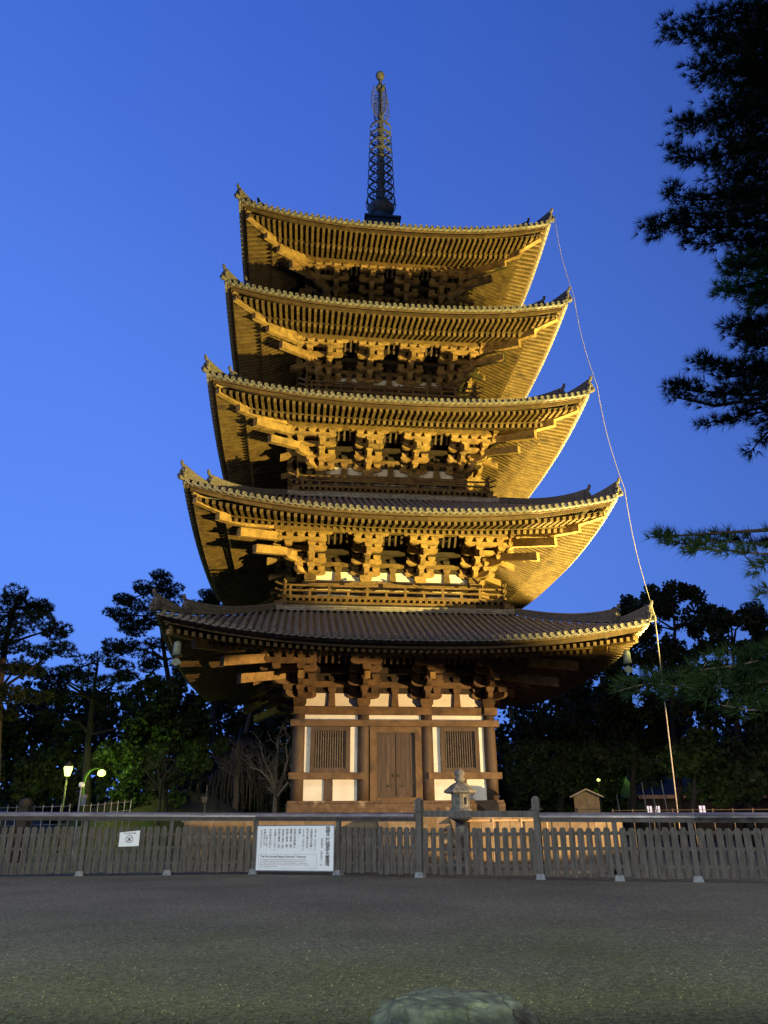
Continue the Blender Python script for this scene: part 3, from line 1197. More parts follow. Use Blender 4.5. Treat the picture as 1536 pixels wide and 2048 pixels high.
for t in range(9):
    z = 41.15 + t * .83
    r = .98 - t * .026
    rg = MB()
    rg.lathe([(r, -.09), (r, .09), (r - .05, .09), (r - .05, -.09), (r, -.09)], (0, 0, z), 32)
    for e in range(4):
        a = 2 * pi * e / 4 + .5
        d = Vector((cos(a), sin(a), 0))
        n_ = Vector((-sin(a), cos(a), 0))
        c = Vector((0, 0, z))
        rg.tube([c + d * .2, c + d * .5 + n_ * .10, c + d * (r - .02)], .03, 5)
        p = c + d * (r)
        rg.lathe([(.02, 0), (.035, -.03), (.05, -.16), (.0, -.16)], tuple(p - Vector((0, 0, .1))), 6)
    rg.build('spire_ring', ring_m, SPI, smooth=False)
wf = MB()
for e in range(4):
    a = 2 * pi * e / 4 + radians(30)
    d = Vector((cos(a), sin(a), 0))
    def P(u, z):
        return d * u + Vector((0, 0, z))
    zb = 48.75
    out = [(.12, 0), (.45, .25), (.74, .75), (.80, 1.5), (.74, 2.2), (.55, 2.75), (.62, 3.1), (.30, 2.8), (.14, 2.7)]
    wf.tube([P(u, zb + z) for u, z in out], .032, 5)
    for t in range(7):
        z = .35 + t * .36
        pts = []
        umax = .45 + .33 * min(1, z / .8)
        for c in range(6):
            u = .12 + (umax - .12) * c / 5
            pts.append(P(u, zb + z + .14 * sin(c * 2.2 + t)))
        wf.tube(pts, .018, 4)
    for u in (.30, .47, .63):
        pts = [P(u + .05 * sin(t * 1.7), zb + .35 + t * .36) for t in range(7)]
        wf.tube(pts, .016, 4)
wf.build('water_flame', ring_m, SPI)
for z, r in ((51.95, .33), (53.25, .34)):
    ba = MB()
    ba.lathe([(.06, -r * 1.25), (r * .45, -r * 1.0), (r * .85, -r * .55), (r, 0), (r * .9, r * .45), (r * .55, r * .82), (r * .2, r * 1.02), (0, r * 1.2)], (0, 0, z), 18)
    ba.build('spire_ball', ring_m, SPI, smooth=True)


def loc(a, b_, z):
    c, s_ = cos(PSI), sin(PSI)
    return Vector((PX + c * a - s_ * b_, PY + s_ * a + c * b_, z))


# ------------------------------------------------------------------ stone platform and steps
PB = 8.6
pf = empty('stone_platform', (PX, PY, 0), PSI)
tag(pf, 'low tan stone platform under the pagoda behind the picket fence', 'platform')
mb = MB()
mb.box(-PB, PB, -PB, PB, 0, 1.48)
mb.build('platform_body', M['platform'], pf)
mb = MB()
mb.box(-PB - .08, PB + .08, -PB - .08, PB + .08, 1.48, 1.71)
mb.build('edge_slabs', M['platform'], pf)
stp = MB()
for t in range(6):
    stp.box(-.9, 1.5, -PB - .08 - .34 * (6 - t), -PB - .08 - .34 * (5 - t), 0, .27 * (t + 1))
so = stp.build('stone_steps', M['platform'], pf)
for x in (-1.1, 1.7):
    ck = MB()
    ck.prism([(0, 0), (-2.3, 0), (-2.3, .22), (-.15, 1.74), (0, 1.74)], (x, -PB - .085, 0), (0, 1, 0), (0, 0, 1), (1, 0, 0), .38)
    ck.build('step_cheek', M['platform'], so)


# ------------------------------------------------------------------ stone lantern
def stone_lantern():
    p = atY(925, 1700, 26.6)
    L = empty('stone_lantern', (p.x, 26.6, 0))
    tag(L, 'weathered grey stone lantern with round cap and jewel top behind the gate', 'lantern')
    q = MB()
    q.lathe([(.62, 0), (.60, .22), (.42, .34), (.40, .36)], (0, 0, 0), 6)
    q.build('base_stone', M['stone'], L)
    q = MB()
    q.lathe([(.24, .34), (.215, .5), (.22, 1.1), (.235, 1.12), (.235, 1.2), (.21, 1.22), (.22, 1.72)], (0, 0, 0), 20)
    q.build('shaft', M['stone'], L, smooth=True)
    q = MB()
    q.lathe([(.24, 1.70), (.40, 1.80), (.47, 1.92), (.48, 2.02), (.40, 2.10), (.34, 2.16)], (0, 0, 0), 20)
    q.build('middle_stone', M['stone'], L, smooth=True)
    q = MB()
    w_ = .56
    # hexagonal fire box made of posts with window openings
    R_ = .30
    pts = [(R_ * cos(pi / 6 + pi / 3 * t), R_ * sin(pi / 6 + pi / 3 * t)) for t in range(6)]
    for t in range(6):
        x, y = pts[t]
        q.box(x - .055, x + .055, y - .055, y + .055, 2.14, 2.70)
        x2, y2 = pts[(t + 1) % 6]
        for z0, z1 in ((2.14, 2.28), (2.54, 2.70)):
            q.beam((x, y, (z0 + z1) / 2), (x2, y2, (z0 + z1) / 2), .09, z1 - z0)
        ux, uy = (x2 - x), (y2 - y)
        if t in (4,):   # front window
            for f0, f1 in ((.0, .30), (.70, 1.0)):
                q.beam((x + ux * f0, y + uy * f0, 2.41), (x + ux * f1, y + uy * f1, 2.41), .09, .26)
        elif t in (1,):
            for f0, f1 in ((.0, .26), (.74, 1.0)):
                q.beam((x + ux * f0, y + uy * f0, 2.41), (x + ux * f1, y + uy * f1, 2.41), .09, .26)
        else:
            q.beam((x, y, 2.41), (x2, y2, 2.41), .085, .27)
    q.build('fire_box', M['stone'], L)
    q = MB()
    q.lathe([(.30, 2.66), (.50, 2.68), (.60, 2.72), (.585, 2.79), (.46, 2.88), (.32, 3.00), (.19, 3.07), (.12, 3.10)], (0, 0, 0), 6, ph=pi / 6)
    q.build('cap_stone', M['stone'], L)
    q = MB()
    q.lathe([(.12, 3.08), (.14, 3.12), (.20, 3.16), (.20, 3.22), (.12, 3.26), (.13, 3.29), (.19, 3.36), (.195, 3.44), (.14, 3.52), (.06, 3.57), (0, 3.60)], (0, 0, 0), 16)
    q.build('jewel', M['stone'], L, smooth=True)
    L.scale = (.90, .90, .855)


stone_lantern()

# ------------------------------------------------------------------ fence
LP = [(-17.2, 24.9), (-14.6, 25.05), (-11.9, 25.2), (-9.27, 25.36), (-6.67, 25.52), (-4.08, 25.69), (-1.45, 24.94), (.95, 23.62)]
RP = [(4.14, 22.52), (6.04, 21.79), (7.86, 21.26), (9.75, 20.7), (11.7, 20.1), (13.7, 19.5)]


def railz(x):
    return 1.80 - .0095 * (x + 9.3)


def fence_run(pts, label, gate_first, gate_last):
    F = empty('picket_fence', (pts[0][0], pts[0][1], 0))
    tag(F, label, 'fence')
    off = Vector((-pts[0][0], -pts[0][1], 0))
    for j, (x, y) in enumerate(pts):
        gate = (gate_first and j == 0) or (gate_last and j == len(pts) - 1)
        p = MB()
        dx = pts[min(j + 1, len(pts) - 1)][0] - pts[max(j - 1, 0)][0]
        dy = pts[min(j + 1, len(pts) - 1)][1] - pts[max(j - 1, 0)][1]
        ang = atan2(dy, dx)
        h = railz(x) - .22
        sz = .125
        if gate:
            h = 2.09
            sz = .17
        c = Vector((x, y, 0)) + off
        ux = Vector((cos(ang), sin(ang), 0))
        uy = Vector((-sin(ang), cos(ang), 0))

        def sq(z0, z1, w0, w1=None):
            w1 = w0 if w1 is None else w1
            vs = []
            for z, ww in ((z0, w0), (z1, w1)):
                for i_, j_ in ((-1, -1), (1, -1), (1, 1), (-1, 1)):
                    vs.append(tuple(c + ux * (i_ * ww / 2) + uy * (j_ * ww / 2) + Vector((0, 0, z))))
            p.add(vs, [(0, 3, 2, 1), (4, 5, 6, 7), (0, 1, 5, 4), (1, 2, 6, 5), (2, 3, 7, 6), (3, 0, 4, 7)])
        sq(.12, h - (.36 if gate else 0), sz)
        if gate:
            sq(h - .36, h - .33, .30)
            sq(h - .33, h - .07, .20)
            sq(h - .07, h, .20, .08)
        po = p.build('fence_post', M['fencedark'], F)
        q = MB()
        vs = []
        for z, ww in ((-.02, .27), (.14, .20)):
            for i_, j_ in ((-1, -1), (1, -1), (1, 1), (-1, 1)):
                vs.append(tuple(c + ux * (i_ * ww / 2) + uy * (j_ * ww / 2) + Vector((0, 0, z))))
        q.add(vs, [(0, 3, 2, 1), (4, 5, 6, 7), (0, 1, 5, 4), (1, 2, 6, 5), (2, 3, 7, 6), (3, 0, 4, 7)])
        q.build('footing', M['footing'], po)
    for j in range(len(pts) - 1):
        p0 = Vector((pts[j][0], pts[j][1], 0)) + off
        p1 = Vector((pts[j + 1][0], pts[j + 1][1], 0)) + off
        z0, z1 = railz(pts[j][0]), railz(pts[j + 1][0])
        d = (p1 - p0)
        L_ = d.length
        d.normalize()
        n = Vector((d.y, -d.x, 0))      # towards the viewer
        if n.y > 0:
            n = -n
        # picket panel
        pk = MB()
        g0, g1 = .10, .10
        num = round((L_ - g0 - g1) / .218)
        for t in range(num):
            u = g0 + (L_ - g0 - g1) * (t + .5) / num + random.uniform(-.008, .008)
            c = p0 + d * u + n * .03
            w_ = .083 + random.uniform(-.004, .004)
            hz = 1.335 + random.uniform(-.014, .014) + (z0 - 1.75) * .7
            zb = .075 + random.uniform(-.02, .03)
            lean = random.uniform(-.01, .01)
            pr = [(-w_, zb), (w_, zb), (w_ + lean, hz - .05), (w_ * .55 + lean, hz), (-w_ * .55 + lean, hz), (-w_ + lean, hz - .05)]
            pk.prism(pr, tuple(c), tuple(d), (0, 0, 1), tuple(n), .024)
        for z in (.34, .76, 1.14):
            a_, b_ = p0 + d * .05 - n * .015 + Vector((0, 0, z)), p1 - d * .05 - n * .015 + Vector((0, 0, z))
            pk.beam(a_, b_, .05, .085)
        pk.build('picket_panel', M['fence'], F)
        # roofed rail: rounded metal cap over a dark timber
        cp = MB()
        pr = [(-.15, -.11), (-.15, -.07)] + [(.15 * cos(pi - pi * t / 8), -.07 + .085 * sin(pi * t / 8)) for t in range(1, 8)] + [(.15, -.07), (.15, -.11)]
        ext = .02
        ztop = z0 - .02
        a_ = p0 - d * (ext if not (gate_first and j == 0) else -.10)
        b_ = p1 + d * (ext if not (gate_last and j == len(pts) - 2) else -.10)
        V_ = Vector((0, 0, 1))
        vs = [tuple(a_ + n * x + V_ * (z0 - .02 + y)) for x, y in pr] + [tuple(b_ + n * x + V_ * (z1 - .02 + y)) for x, y in pr]
        m_ = len(pr)
        cp.add(vs, [tuple(range(m_))[::-1], tuple(range(m_, 2 * m_))] + [(t, (t + 1) % m_, m_ + (t + 1) % m_, m_ + t) for t in range(m_)])
        # standing seams across the cap
        ns_ = int(L_ / .9)
        for t in range(ns_ + 1):
            c = a_ + (b_ - a_) * ((t + .3) / (ns_ + 1))
            zc = z0 + (z1 - z0) * ((t + .3) / (ns_ + 1))
            cp.tube([c + n * (.158 * cos(pi * e / 8)) + V_ * (zc - .02 - .07 + .092 * sin(pi * e / 8)) for e in range(9)], .007, 4)
        co = cp.build('cap_rail', M['cap'], F)
        lo_ = MB()
        lo_.beam(a_ + V_ * (z0 - .19), b_ + V_ * (z1 - .19), .16, .115)
        lo_.build('rail_beam', M['caplow'], co)
    return F


fence_run(LP, 'long weathered picket fence with rounded metal cap rail left of the gate', False, True)
fence_run(RP, 'weathered picket fence with rounded metal cap rail right of the gate', True, False)

# gate between the tall posts
G0, G1 = Vector((.95, 23.62, 0)), Vector((4.14, 22.52, 0))
GT = empty('picket_gate', tuple(G0))
tag(GT, 'double leaf picket gate with flat top beam between two tall capped posts', 'gate')
d = (G1 - G0)
GL = d.length
d.normalize()
n = Vector((d.y, -d.x, 0))
tbm = MB()
tbm.beam(d * .09 + Vector((0, 0, 1.665)), d * (GL - .09) + Vector((0, 0, 1.625)), .11, .17)
tbm.build('top_beam', M['fencedark'], GT)
for leaf in (0, 1):
    lf = MB()
    u0, u1 = (.12, GL / 2 - .01) if leaf == 0 else (GL / 2 + .01, GL - .12)
    num = 7
    for t in range(num):
        u = u0 + .06 + (u1 - u0 - .12) * t / (num - 1)
        c = d * u + n * .035
        w_ = .076 + random.uniform(-.004, .004)
        hz = 1.29 + random.uniform(-.012, .012)
        zb = .09 + random.uniform(-.02, .02)
        pr = [(-w_, zb), (w_, zb), (w_, hz - .05), (w_ * .55, hz), (-w_ * .55, hz), (-w_, hz - .05)]
        lf.prism(pr, tuple(c), tuple(d), (0, 0, 1), tuple(n), .024)
    for z in (.32, .72, 1.12):
        lf.beam(d * u0 - n * .01 + Vector((0, 0, z)), d * u1 - n * .01 + Vector((0, 0, z)), .05, .085)
    ue = u0 if leaf == 0 else u1
    for u in (u0 + .02, u1 - .02):
        lf.beam(d * u - n * .02 + Vector((0, 0, .10)), d * u - n * .02 + Vector((0, 0, 1.22)), .07, .06)
    lf.build('gate_leaf', M['fence'], GT)
lk = MB()
c = d * (GL / 2) + n * .06
lk.beam(c + Vector((-.06, 0, .17)), c + Vector((.06, 0, .17)), .03, .05)
lk.build('bolt', M['caplow'], GT)

# bamboo-like lit pole seen under the gate beam
bp = MB()
a_, b_ = loc(1.9, -PB - .6, 0), loc(5.3, -PB - .6, 0)
for t in range(7):
    f0, f1 = t / 7, (t + 1) / 7
    p0, p1 = a_.lerp(b_, f0), a_.lerp(b_, f1)
    bp.tube([p0 + Vector((0, 0, 1.46)), p1 + Vector((0, 0, 1.46))], .045, 8)
    bp.tube([p1 + Vector((0, 0, 1.46)) - (p1 - p0).normalized() * .02, p1 + Vector((0, 0, 1.46))], .052, 8)
for f in (0.02, .35, .68, .98):
    p0 = a_.lerp(b_, f)
    bp.tube([p0 + Vector((.06, -.06, 0)), p0 + Vector((.06, -.06, 1.52))], .04, 7)
tag(bp.build('bamboo_rail', M['plank'], smooth=False), 'yellow bamboo pole rail on short posts before the stone platform', 'rail')


# ------------------------------------------------------------------ signs
def text_mesh(mb, txt, size, o, U, V, N, lift_=.0, align='LEFT', vertical=False, bold=0.0, sx=1.0, line=1.12):
    """adds the outline of txt as flat faces to mb; o = origin, U right, V up, N to the viewer"""
    cu = bpy.data.curves.new('t', 'FONT')
    cu.size = size
    cu.align_x = align
    cu.offset = bold
    cu.resolution_u = 2
    cu.extrude = 0.0
    if vertical:
        cu.align_x = 'CENTER'
        cu.space_line = line
        cu.body = '\n'.join(txt)
    else:
        cu.body = txt
    ob = bpy.data.objects.new('t', cu)
    COL.objects.link(ob)
    dg = bpy.context.evaluated_depsgraph_get()
    me = ob.evaluated_get(dg).to_mesh()
    vs = [tuple(o + U * (v.co.x * sx) + V * v.co.y + N * lift_) for v in me.vertices]
    fs = [tuple(p.vertices) for p in me.polygons]
    mb.add(vs, fs)
    ob.evaluated_get(dg).to_mesh_clear()
    bpy.data.objects.remove(ob)
    bpy.data.curves.remove(cu)


# main information board hung in front of the fence between two posts
A, B = Vector((-4.08, 25.69, 0)), Vector((-1.45, 24.94, 0))
u_ = (B - A).normalized()
n_ = Vector((u_.y, -u_.x, 0))
SW, SH = 2.50, 1.235
so_ = A + u_ * .135 + n_ * .13
BD = empty('information_board', tuple(so_ + Vector((0, 0, .12))))
tag(BD, 'wide white information board with black Japanese columns hung on the fence', 'sign')
tilt = Vector((0, 0, 1)) * cos(.03) - n_ * sin(.03) * 0
q = MB()
q.prism([(0, 0), (SW, 0), (SW, SH), (0, SH)], (0, 0, 0), tuple(u_), (0, 0, 1), tuple(n_), .03)
q.build('panel', M['white'], BD)
fr = MB()
for (x0, x1, z0, z1) in ((-.03, SW + .03, -.03, 0), (-.03, SW + .03, SH, SH + .03), (-.03, 0, 0, SH), (SW, SW + .03, 0, SH)):
    fr.prism([(x0, z0), (x1, z0), (x1, z1), (x0, z1)], (0, 0, 0), tuple(u_), (0, 0, 1), tuple(n_), .04)
fr.build('frame', M['steel'], BD)
Z = Vector((0, 0, 1))
tx = MB()


def at_(fx, fy):
    return u_ * (fx * SW) + Z * (SH * (1 - fy))


NO = .018
ts = .150
text_mesh(tx, '国宝', ts, at_(.925, .115), u_, Z, n_, NO, vertical=True, bold=.003, line=.82)
text_mesh(tx, '興福寺五重塔', ts, at_(.925, .365), u_, Z, n_, NO, vertical=True, bold=.003, line=.86)
text_mesh(tx, '室町時代', .082, at_(.852, .335), u_, Z, n_, NO, vertical=True, line=.86)
text_mesh(tx, '高さ五〇・一m', .080, at_(.848, .630), u_, Z, n_, NO, vertical=True, line=.66)
cols_ = [(.765, '天平二年(七三〇)に'), (.713, '光明皇后が創建。'), (.662, '現在の塔は応永'), (.610, '三十三年(一四二六)に'), (.560, '再建。'),
         (.497, '初層の須弥壇に'), (.447, '薬師三尊像(東)'), (.395, '釈迦三尊像(南)'), (.342, '阿弥陀三尊像(西)'), (.290, '弥勒三尊像(北)'),
         (.238, 'を安置しています。'), (.175, '文化財を大切に'), (.130, '　　しましょう。'), (.098, '木柵の中には'), (.055, '入らないでください。')]
for fx, t in cols_:
    n_ch = len(t)
    t2 = t.replace('(', '︵').replace(')', '︶')
    pitch_ = min(.080, .50 * SH / n_ch * .98)
    if n_ch < 6:
        pitch_ = .078
    sz = min(.082, pitch_ * 1.06)
    text_mesh(tx, t2, max(sz, .066), at_(fx, .118), u_, Z, n_, NO, vertical=True, line=pitch_ / max(sz, .066) * .98, bold=.0008)
text_mesh(tx, 'The Five Storied Pagoda (National Treasures)', .078, at_(.055, .715), u_, Z, n_, NO, bold=.0014, sx=1.03)
body = ['This pagoda was constructed by the Empress Komyo in 730. The current building',
        'is a restoration completed in 1426 and is the second highest pagoda in Japan.',
        '50.1 meters. Inside the structure on the first floor are enshrined around the central',
        'pillar a Yakushi triad to the east, a Shaka triad to the south, an Amida triad to the west,',
        'and a Miroku triad to the north.']
for j, t in enumerate(body):
    text_mesh(tx, t, .0455, at_(.050, .775 + j * .038), u_, Z, n_, NO, sx=1.0)
tx.build('lettering', M['ink'], BD, fix=False)
bx = MB()
x0, x1, y0, y1 = .030, .790, .640, .955
for (a0, a1, b0, b1) in ((x0, x1, y0, y0 + .006), (x0, x1, y1 - .006, y1), (x0, x0 + .0032, y0, y1), (x1 - .0032, x1, y0, y1)):
    p0 = at_(a0, b0) + n_ * NO
    p1 = at_(a1, b0) + n_ * NO
    p2 = at_(a1, b1) + n_ * NO
    p3 = at_(a0, b1) + n_ * NO
    bx.add([tuple(p0), tuple(p1), tuple(p2), tuple(p3)], [(0, 1, 2, 3)])
bx.build('caption_border', M['inkb'], BD, fix=False)

# small laminated no-drones notice
A, B = Vector((-9.27, 25.36, 0)), Vector((-6.67, 25.52, 0))
u_ = (B - A).normalized()
n_ = Vector((u_.y, -u_.x, 0))
p = atY(237, 1693.5, 25.3)
ND = empty('drone_notice', (p.x, 25.3, p.z))
tag(ND, 'small slightly tilted laminated notice forbidding drones tied to the pickets', 'sign')
ca = radians(1.5)
U = (u_ * cos(ca) + Z * sin(ca))
V = (Z * cos(ca) - u_ * sin(ca))
q = MB()
q.prism([(0, 0), (.60, .0), (.615, .44), (.005, .40)], (0, 0, 0), tuple(U), tuple(V), tuple(n_), .008)
q.build('sheet', M['white'], ND)
tx = MB()
text_mesh(tx, 'NO DRONES', .062, U * .31 + V * .345, U, V, n_, .007, align='CENTER', bold=.001)
tx.build('lettering', M['ink'], ND, fix=False)
q = MB()
c = U * .305 + V * .205 + n_ * .007
n1 = 28
vs = []
for k in range(n1):
    a = 2 * pi * k / n1
    for r in (.098, .114):
        vs.append(tuple(c + U * (r * cos(a)) + V * (r * sin(a))))
q.add(vs, [(2 * k, 2 * k + 1, (2 * k + 3) % (2 * n1), (2 * k + 2) % (2 * n1)) for k in range(n1)])
def bar(x0, y0, x1, y1, t):
    dx, dy = x1 - x0, y1 - y0
    L_ = hypot(dx, dy)
    nx_, ny_ = -dy / L_ * t / 2, dx / L_ * t / 2
    q.add([tuple(c + n_ * .001 + U * x + V * y) for x, y in ((x0 - nx_, y0 - ny_), (x1 - nx_, y1 - ny_), (x1 + nx_, y1 + ny_), (x0 + nx_, y0 + ny_))], [(0, 1, 2, 3)])
bar(-.085, .035, .085, .035, .014)
bar(-.07, -.07, .0, .03, .016)
bar(.07, -.07, .0, .03, .016)
bar(-.02, -.04, .02, -.04, .05)
bar(0, -.05, 0, .04, .035)
q.build('prohibition_mark', M['inkp'], ND, fix=False)

# ------------------------------------------------------------------ wind bells under the lowest eave corners
def wind_bell(pos, label, first=None):
    if first:
        o = copy_tree(first)
        o.location = pos
    else:
        o = empty('wind_bell', tuple(pos))
        q = MB()
        q.tube([(0, 0, .42), (0, 0, 0)], .012, 5)
        q.build('hanger', M['bronze'], o)
        q = MB()
        q.lathe([(.0, .02), (.07, .02), (.13, -.02), (.15, -.12), (.155, -.40), (.18, -.55), (.165, -.55), (.14, -.40), (.0, -.10)], (0, 0, 0), 16)
        q.build('bell_body', M['patina'], o, smooth=True)
        q = MB()
        q.tube([(0, 0, -.3), (0, 0, -.66)], .01, 4)
        q.prism([(-.15, 0), (0, .10), (.15, 0), (.19, -.14), (.0, -.24), (-.19, -.14)], (0, 0, -.72), (1, 0, 0), (0, 0, 1), (0, 1, 0), .015)
        q.build('clapper_plate', M['patina'], o)
    tag(o, label, 'bell', 'wind bells under the lowest roof corners')
    return o


B1 = wind_bell(loc(-9.35, -9.35, 8.18), 'green bronze wind bell under the left front corner of the lowest roof')
wind_bell(loc(9.35, -9.35, 8.12), 'pale bronze wind bell under the right front corner of the lowest roof', B1)
wind_bell(loc(9.35, 9.35, 8.12), 'dim wind bell hanging far behind the right column under the rear roof corner', B1)

# ------------------------------------------------------------------ lightning-conductor wires
wr = MB()
pts = []
for s_, off in ((ST[4], .15), (ST[3], .22), (ST[2], .25), (ST[1], .22), (ST[0], .12)):
    pts.append(loc(s_['w'] + off, -s_['w'] - off, s_['zc'] + .15))
full = []
for p0, p1 in zip(pts[:-1], pts[1:]):
    for t in range(8):
        f = t / 8
        p = p0.lerp(p1, f)
        p.z += -.0
        sag = sin(pi * f) * .10
        full.append(p + (loc(1, -1, 0) - loc(0, 0, 0)) * -sag)
full.append(pts[-1])
wr.tube(full, .016, 5)
top = pts[-1]
gnd = atY(1352, 1618, 31.5)
gnd.z = 0.0
for nme, r in (('x', .03),):
    low = [top, top + (gnd - top) * .08, top + (gnd - top) * .25, top + (gnd - top) * .6, gnd]
wr.tube(low, .026, 7)
tag(wr.build('conductor_wire', M['conduit'], smooth=True), 'thin pale wire running down past the right roof corners to the ground', 'wire')
wr = MB()
a_ = loc(-9.9, 9.9, 8.6)
g_ = atY(391, 1618, a_.y)
wr.tube([a_, Vector((g_.x, a_.y, 1.0))], .03, 6)
tag(wr.build('conductor_wire', M['bark'], smooth=True), 'thin dark wire dropping from the rear left corner of the lowest roof', 'wire')


# ------------------------------------------------------------------ floodlight fixtures
def flood(locn, target, label):
    o = empty('floodlight', (locn[0], locn[1], 0))
    z = locn[2]
    d = (Vector(target) - Vector(locn)).normalized()
    q = MB()
    q.box(-.2, .2, -.2, .2, 0, .06)
    q.tube([(0, 0, .05), (0, 0, z - .55)], .04, 8)
    q.build('stand', M['steel'], o)
    q = MB()
    c = Vector((0, 0, z - .28)) - d * .30
    q.lathe([(.10, -.22), (.20, -.15), (.26, 0), (.26, .10), (.22, .10), (.18, 0), (0, -.02)], tuple(c), 16, tuple(d))
    q.build('housing', M['caplow'], o)
    tag(o, label, 'floodlight')


flood(FLOODS_FILL[0][0], FLOODS_FILL[0][1], 'round floodlight on a short stand out on the forecourt at the right')
flood(FLOODS_FILL[5][0], FLOODS_FILL[5][1], 'round floodlight on a short stand close beside the right platform edge')
flood(FLOODS_FILL[3][0], FLOODS_FILL[3][1], 'small low floodlight hidden behind the right hand picket fence')


# ------------------------------------------------------------------ trees
def rnd_dir():
    z = random.uniform(-1, 1)
    a = random.uniform(0, 2 * pi)
    r = sqrt(1 - z * z)
    return Vector((r * cos(a), r * sin(a), z))


def leaves(mb, c, r, n, size, flat=1.0, elong=1.5):
    for _ in range(n):
        d = rnd_dir() * (random.random() ** .4)
        p = c + Vector((d.x * r, d.y * r, d.z * r * flat))
        a = rnd_dir()
        b_ = a.cross(rnd_dir()).normalized()
        s_ = size * random.uniform(.6, 1.3)
        u = a * s_ * elong * .5
        v = b_ * s_ * .5
        bi = len(mb.v)
        mb.v.extend([tuple(p - u), tuple(p + v), tuple(p + u), tuple(p - v)])
        mb.f.append((bi, bi + 1, bi + 2, bi + 3))


def needles(mb, c, r, n, length, wid, upb=.35):
    """tufts of thin needles"""
    for _ in range(n):
        d = rnd_dir()
        p = c + Vector((d.x * r, d.y * r, d.z * r * .45))
        ax = (rnd_dir() + Vector((0, 0, upb * 2))).normalized()
        for _k in range(8):
            v = (ax + rnd_dir() * .75).normalized() * length * random.uniform(.7, 1.1)
            w_ = v.cross(rnd_dir()).normalized() * wid
            bi = len(mb.v)
            mb.v.extend([tuple(p - w_), tuple(p + w_), tuple(p + v)])
            mb.f.append((bi, bi + 1, bi + 2))


def tree(name, label, kind, Y, trunk, blobs, dens=1.0, matl=None, trunk_r=.3, group=None, leafsize=None, base_z=None, bark='bark'):
    """trunk: full-photo pixel polyline (root first), blobs: (x, y, rx, ry) pixel ellipses of the crown; depth spread about Y"""
    root = atY(trunk[0][0], trunk[0][1], Y)
    R0 = Vector((root.x, Y, 0))
    o = empty(name, tuple(R0))
    tag(o, label, 'tree', group)
    tr = MB()
    pts = [Vector((0, 0, -.05))]
    for x, y in trunk[0:]:
        p = atY(x, y, Y) - R0
        if p.z > .3:
            pts.append(p)
    if len(pts) < 2:
        pts.append(Vector((0, 0, 2)))
    m_ = len(pts)
    tr.tube(pts, [trunk_r * (1 - .8 * i / (m_ - 1)) for i in range(m_)], 9)
    cr_ = MB()
    sc = Y / 1518 / .93
    for (x, y, rx, ry) in blobs:
        c0 = atY(x, y, Y + random.uniform(-1.5, 1.5)) - R0
        rx_m, rz_m = rx * sc, ry * sc
        # limb to the blob
        k = min(range(m_), key=lambda i: (pts[i] - c0).length + max(0, pts[i].z - c0.z) * 2)
        st_ = pts[k]
        mid = st_.lerp(c0, .5) + Vector((random.uniform(-.3, .3), random.uniform(-.3, .3), random.uniform(-.1, .4)))
        tr.tube([st_, mid, c0], trunk_r * .28, 5, r1=.04)
        vol = rx_m * rz_m
        nb = max(5, int(vol * 4.5))
        for _ in range(nb):
            d = rnd_dir() * (random.random() ** .33)
            c = c0 + Vector((d.x * rx_m, d.y * rx_m * .9, d.z * rz_m))
            if kind == 'pine':
                needles(cr_, c, .62, int(80 * dens), .25, .021)
                if random.random() < .25:
                    tr.tube([c0, c0.lerp(c, .6) + Vector((0, 0, -.15)), c], .05, 4, r1=.02)
            else:
                leaves(cr_, c, .62, int(110 * dens), leafsize or .23)
    tr.build('trunk', M[bark], o, smooth=True)
    cr_.build('crown', M[matl or ('pineneedle' if kind == 'pine' else 'leaf')], o, fix=False)
    return o


LG = 'trees behind the fence on the left'
RG = 'trees behind the fence on the right'
tree('pine_tree', 'tall layered pine cut by the left edge of the photograph', 'pine', 42,
     [(-14, 1640), (-8, 1500), (-2, 1380), (10, 1290), (25, 1220), (40, 1190)],
     [(50, 1195, 38, 14), (15, 1225, 45, 20), (80, 1215, 25, 10), (40, 1250, 60, 14), (95, 1262, 42, 9), (20, 1290, 45, 14), (-20, 1330, 60, 30), (60, 1335, 50, 14),
      (-20, 1410, 70, 30), (110, 1300, 40, 10), (40, 1390, 40, 14)], trunk_r=.34)
tree('pine_tree', 'tall leaning pine directly behind the left roof corner', 'pine', 52,
     [(372, 1640), (362, 1500), (345, 1400), (330, 1320), (322, 1250), (325, 1180)],
     [(325, 1163, 24, 12), (290, 1178, 32, 12), (345, 1185, 26, 14), (262, 1198, 24, 9), (300, 1210, 40, 12), (238, 1228, 24, 10), (290, 1238, 44, 12), (255, 1255, 34, 9),
      (330, 1255, 40, 16), (240, 1290, 24, 9), (300, 1288, 55, 12), (285, 1325, 60, 14), (350, 1330, 50, 16), (300, 1360, 45, 14)], trunk_r=.32)
tree('pine_tree', 'small distant pine top peeping above the lowest roof', 'pine', 62,
     [(428, 1640), (428, 1400), (425, 1250), (424, 1200)],
     [(416, 1190, 14, 12), (432, 1205, 22, 10), (400, 1215, 16, 8), (430, 1228, 28, 12), (410, 1260, 40, 14)], trunk_r=.25)
tree('pine_tree', 'dark wide pine between the two street lamps', 'pine', 48,
     [(172, 1640), (173, 1540), (178, 1470), (185, 1400), (195, 1330)],
     [(205, 1310, 40, 18), (160, 1335, 40, 16), (240, 1345, 40, 18), (120, 1355, 40, 14), (200, 1370, 55, 16), (150, 1400, 50, 14), (100, 1390, 45, 18), (240, 1400, 50, 20),
      (195, 1440, 60, 12), (120, 1440, 45, 12), (60, 1345, 30, 12), (270, 1450, 40, 20)], trunk_r=.36)
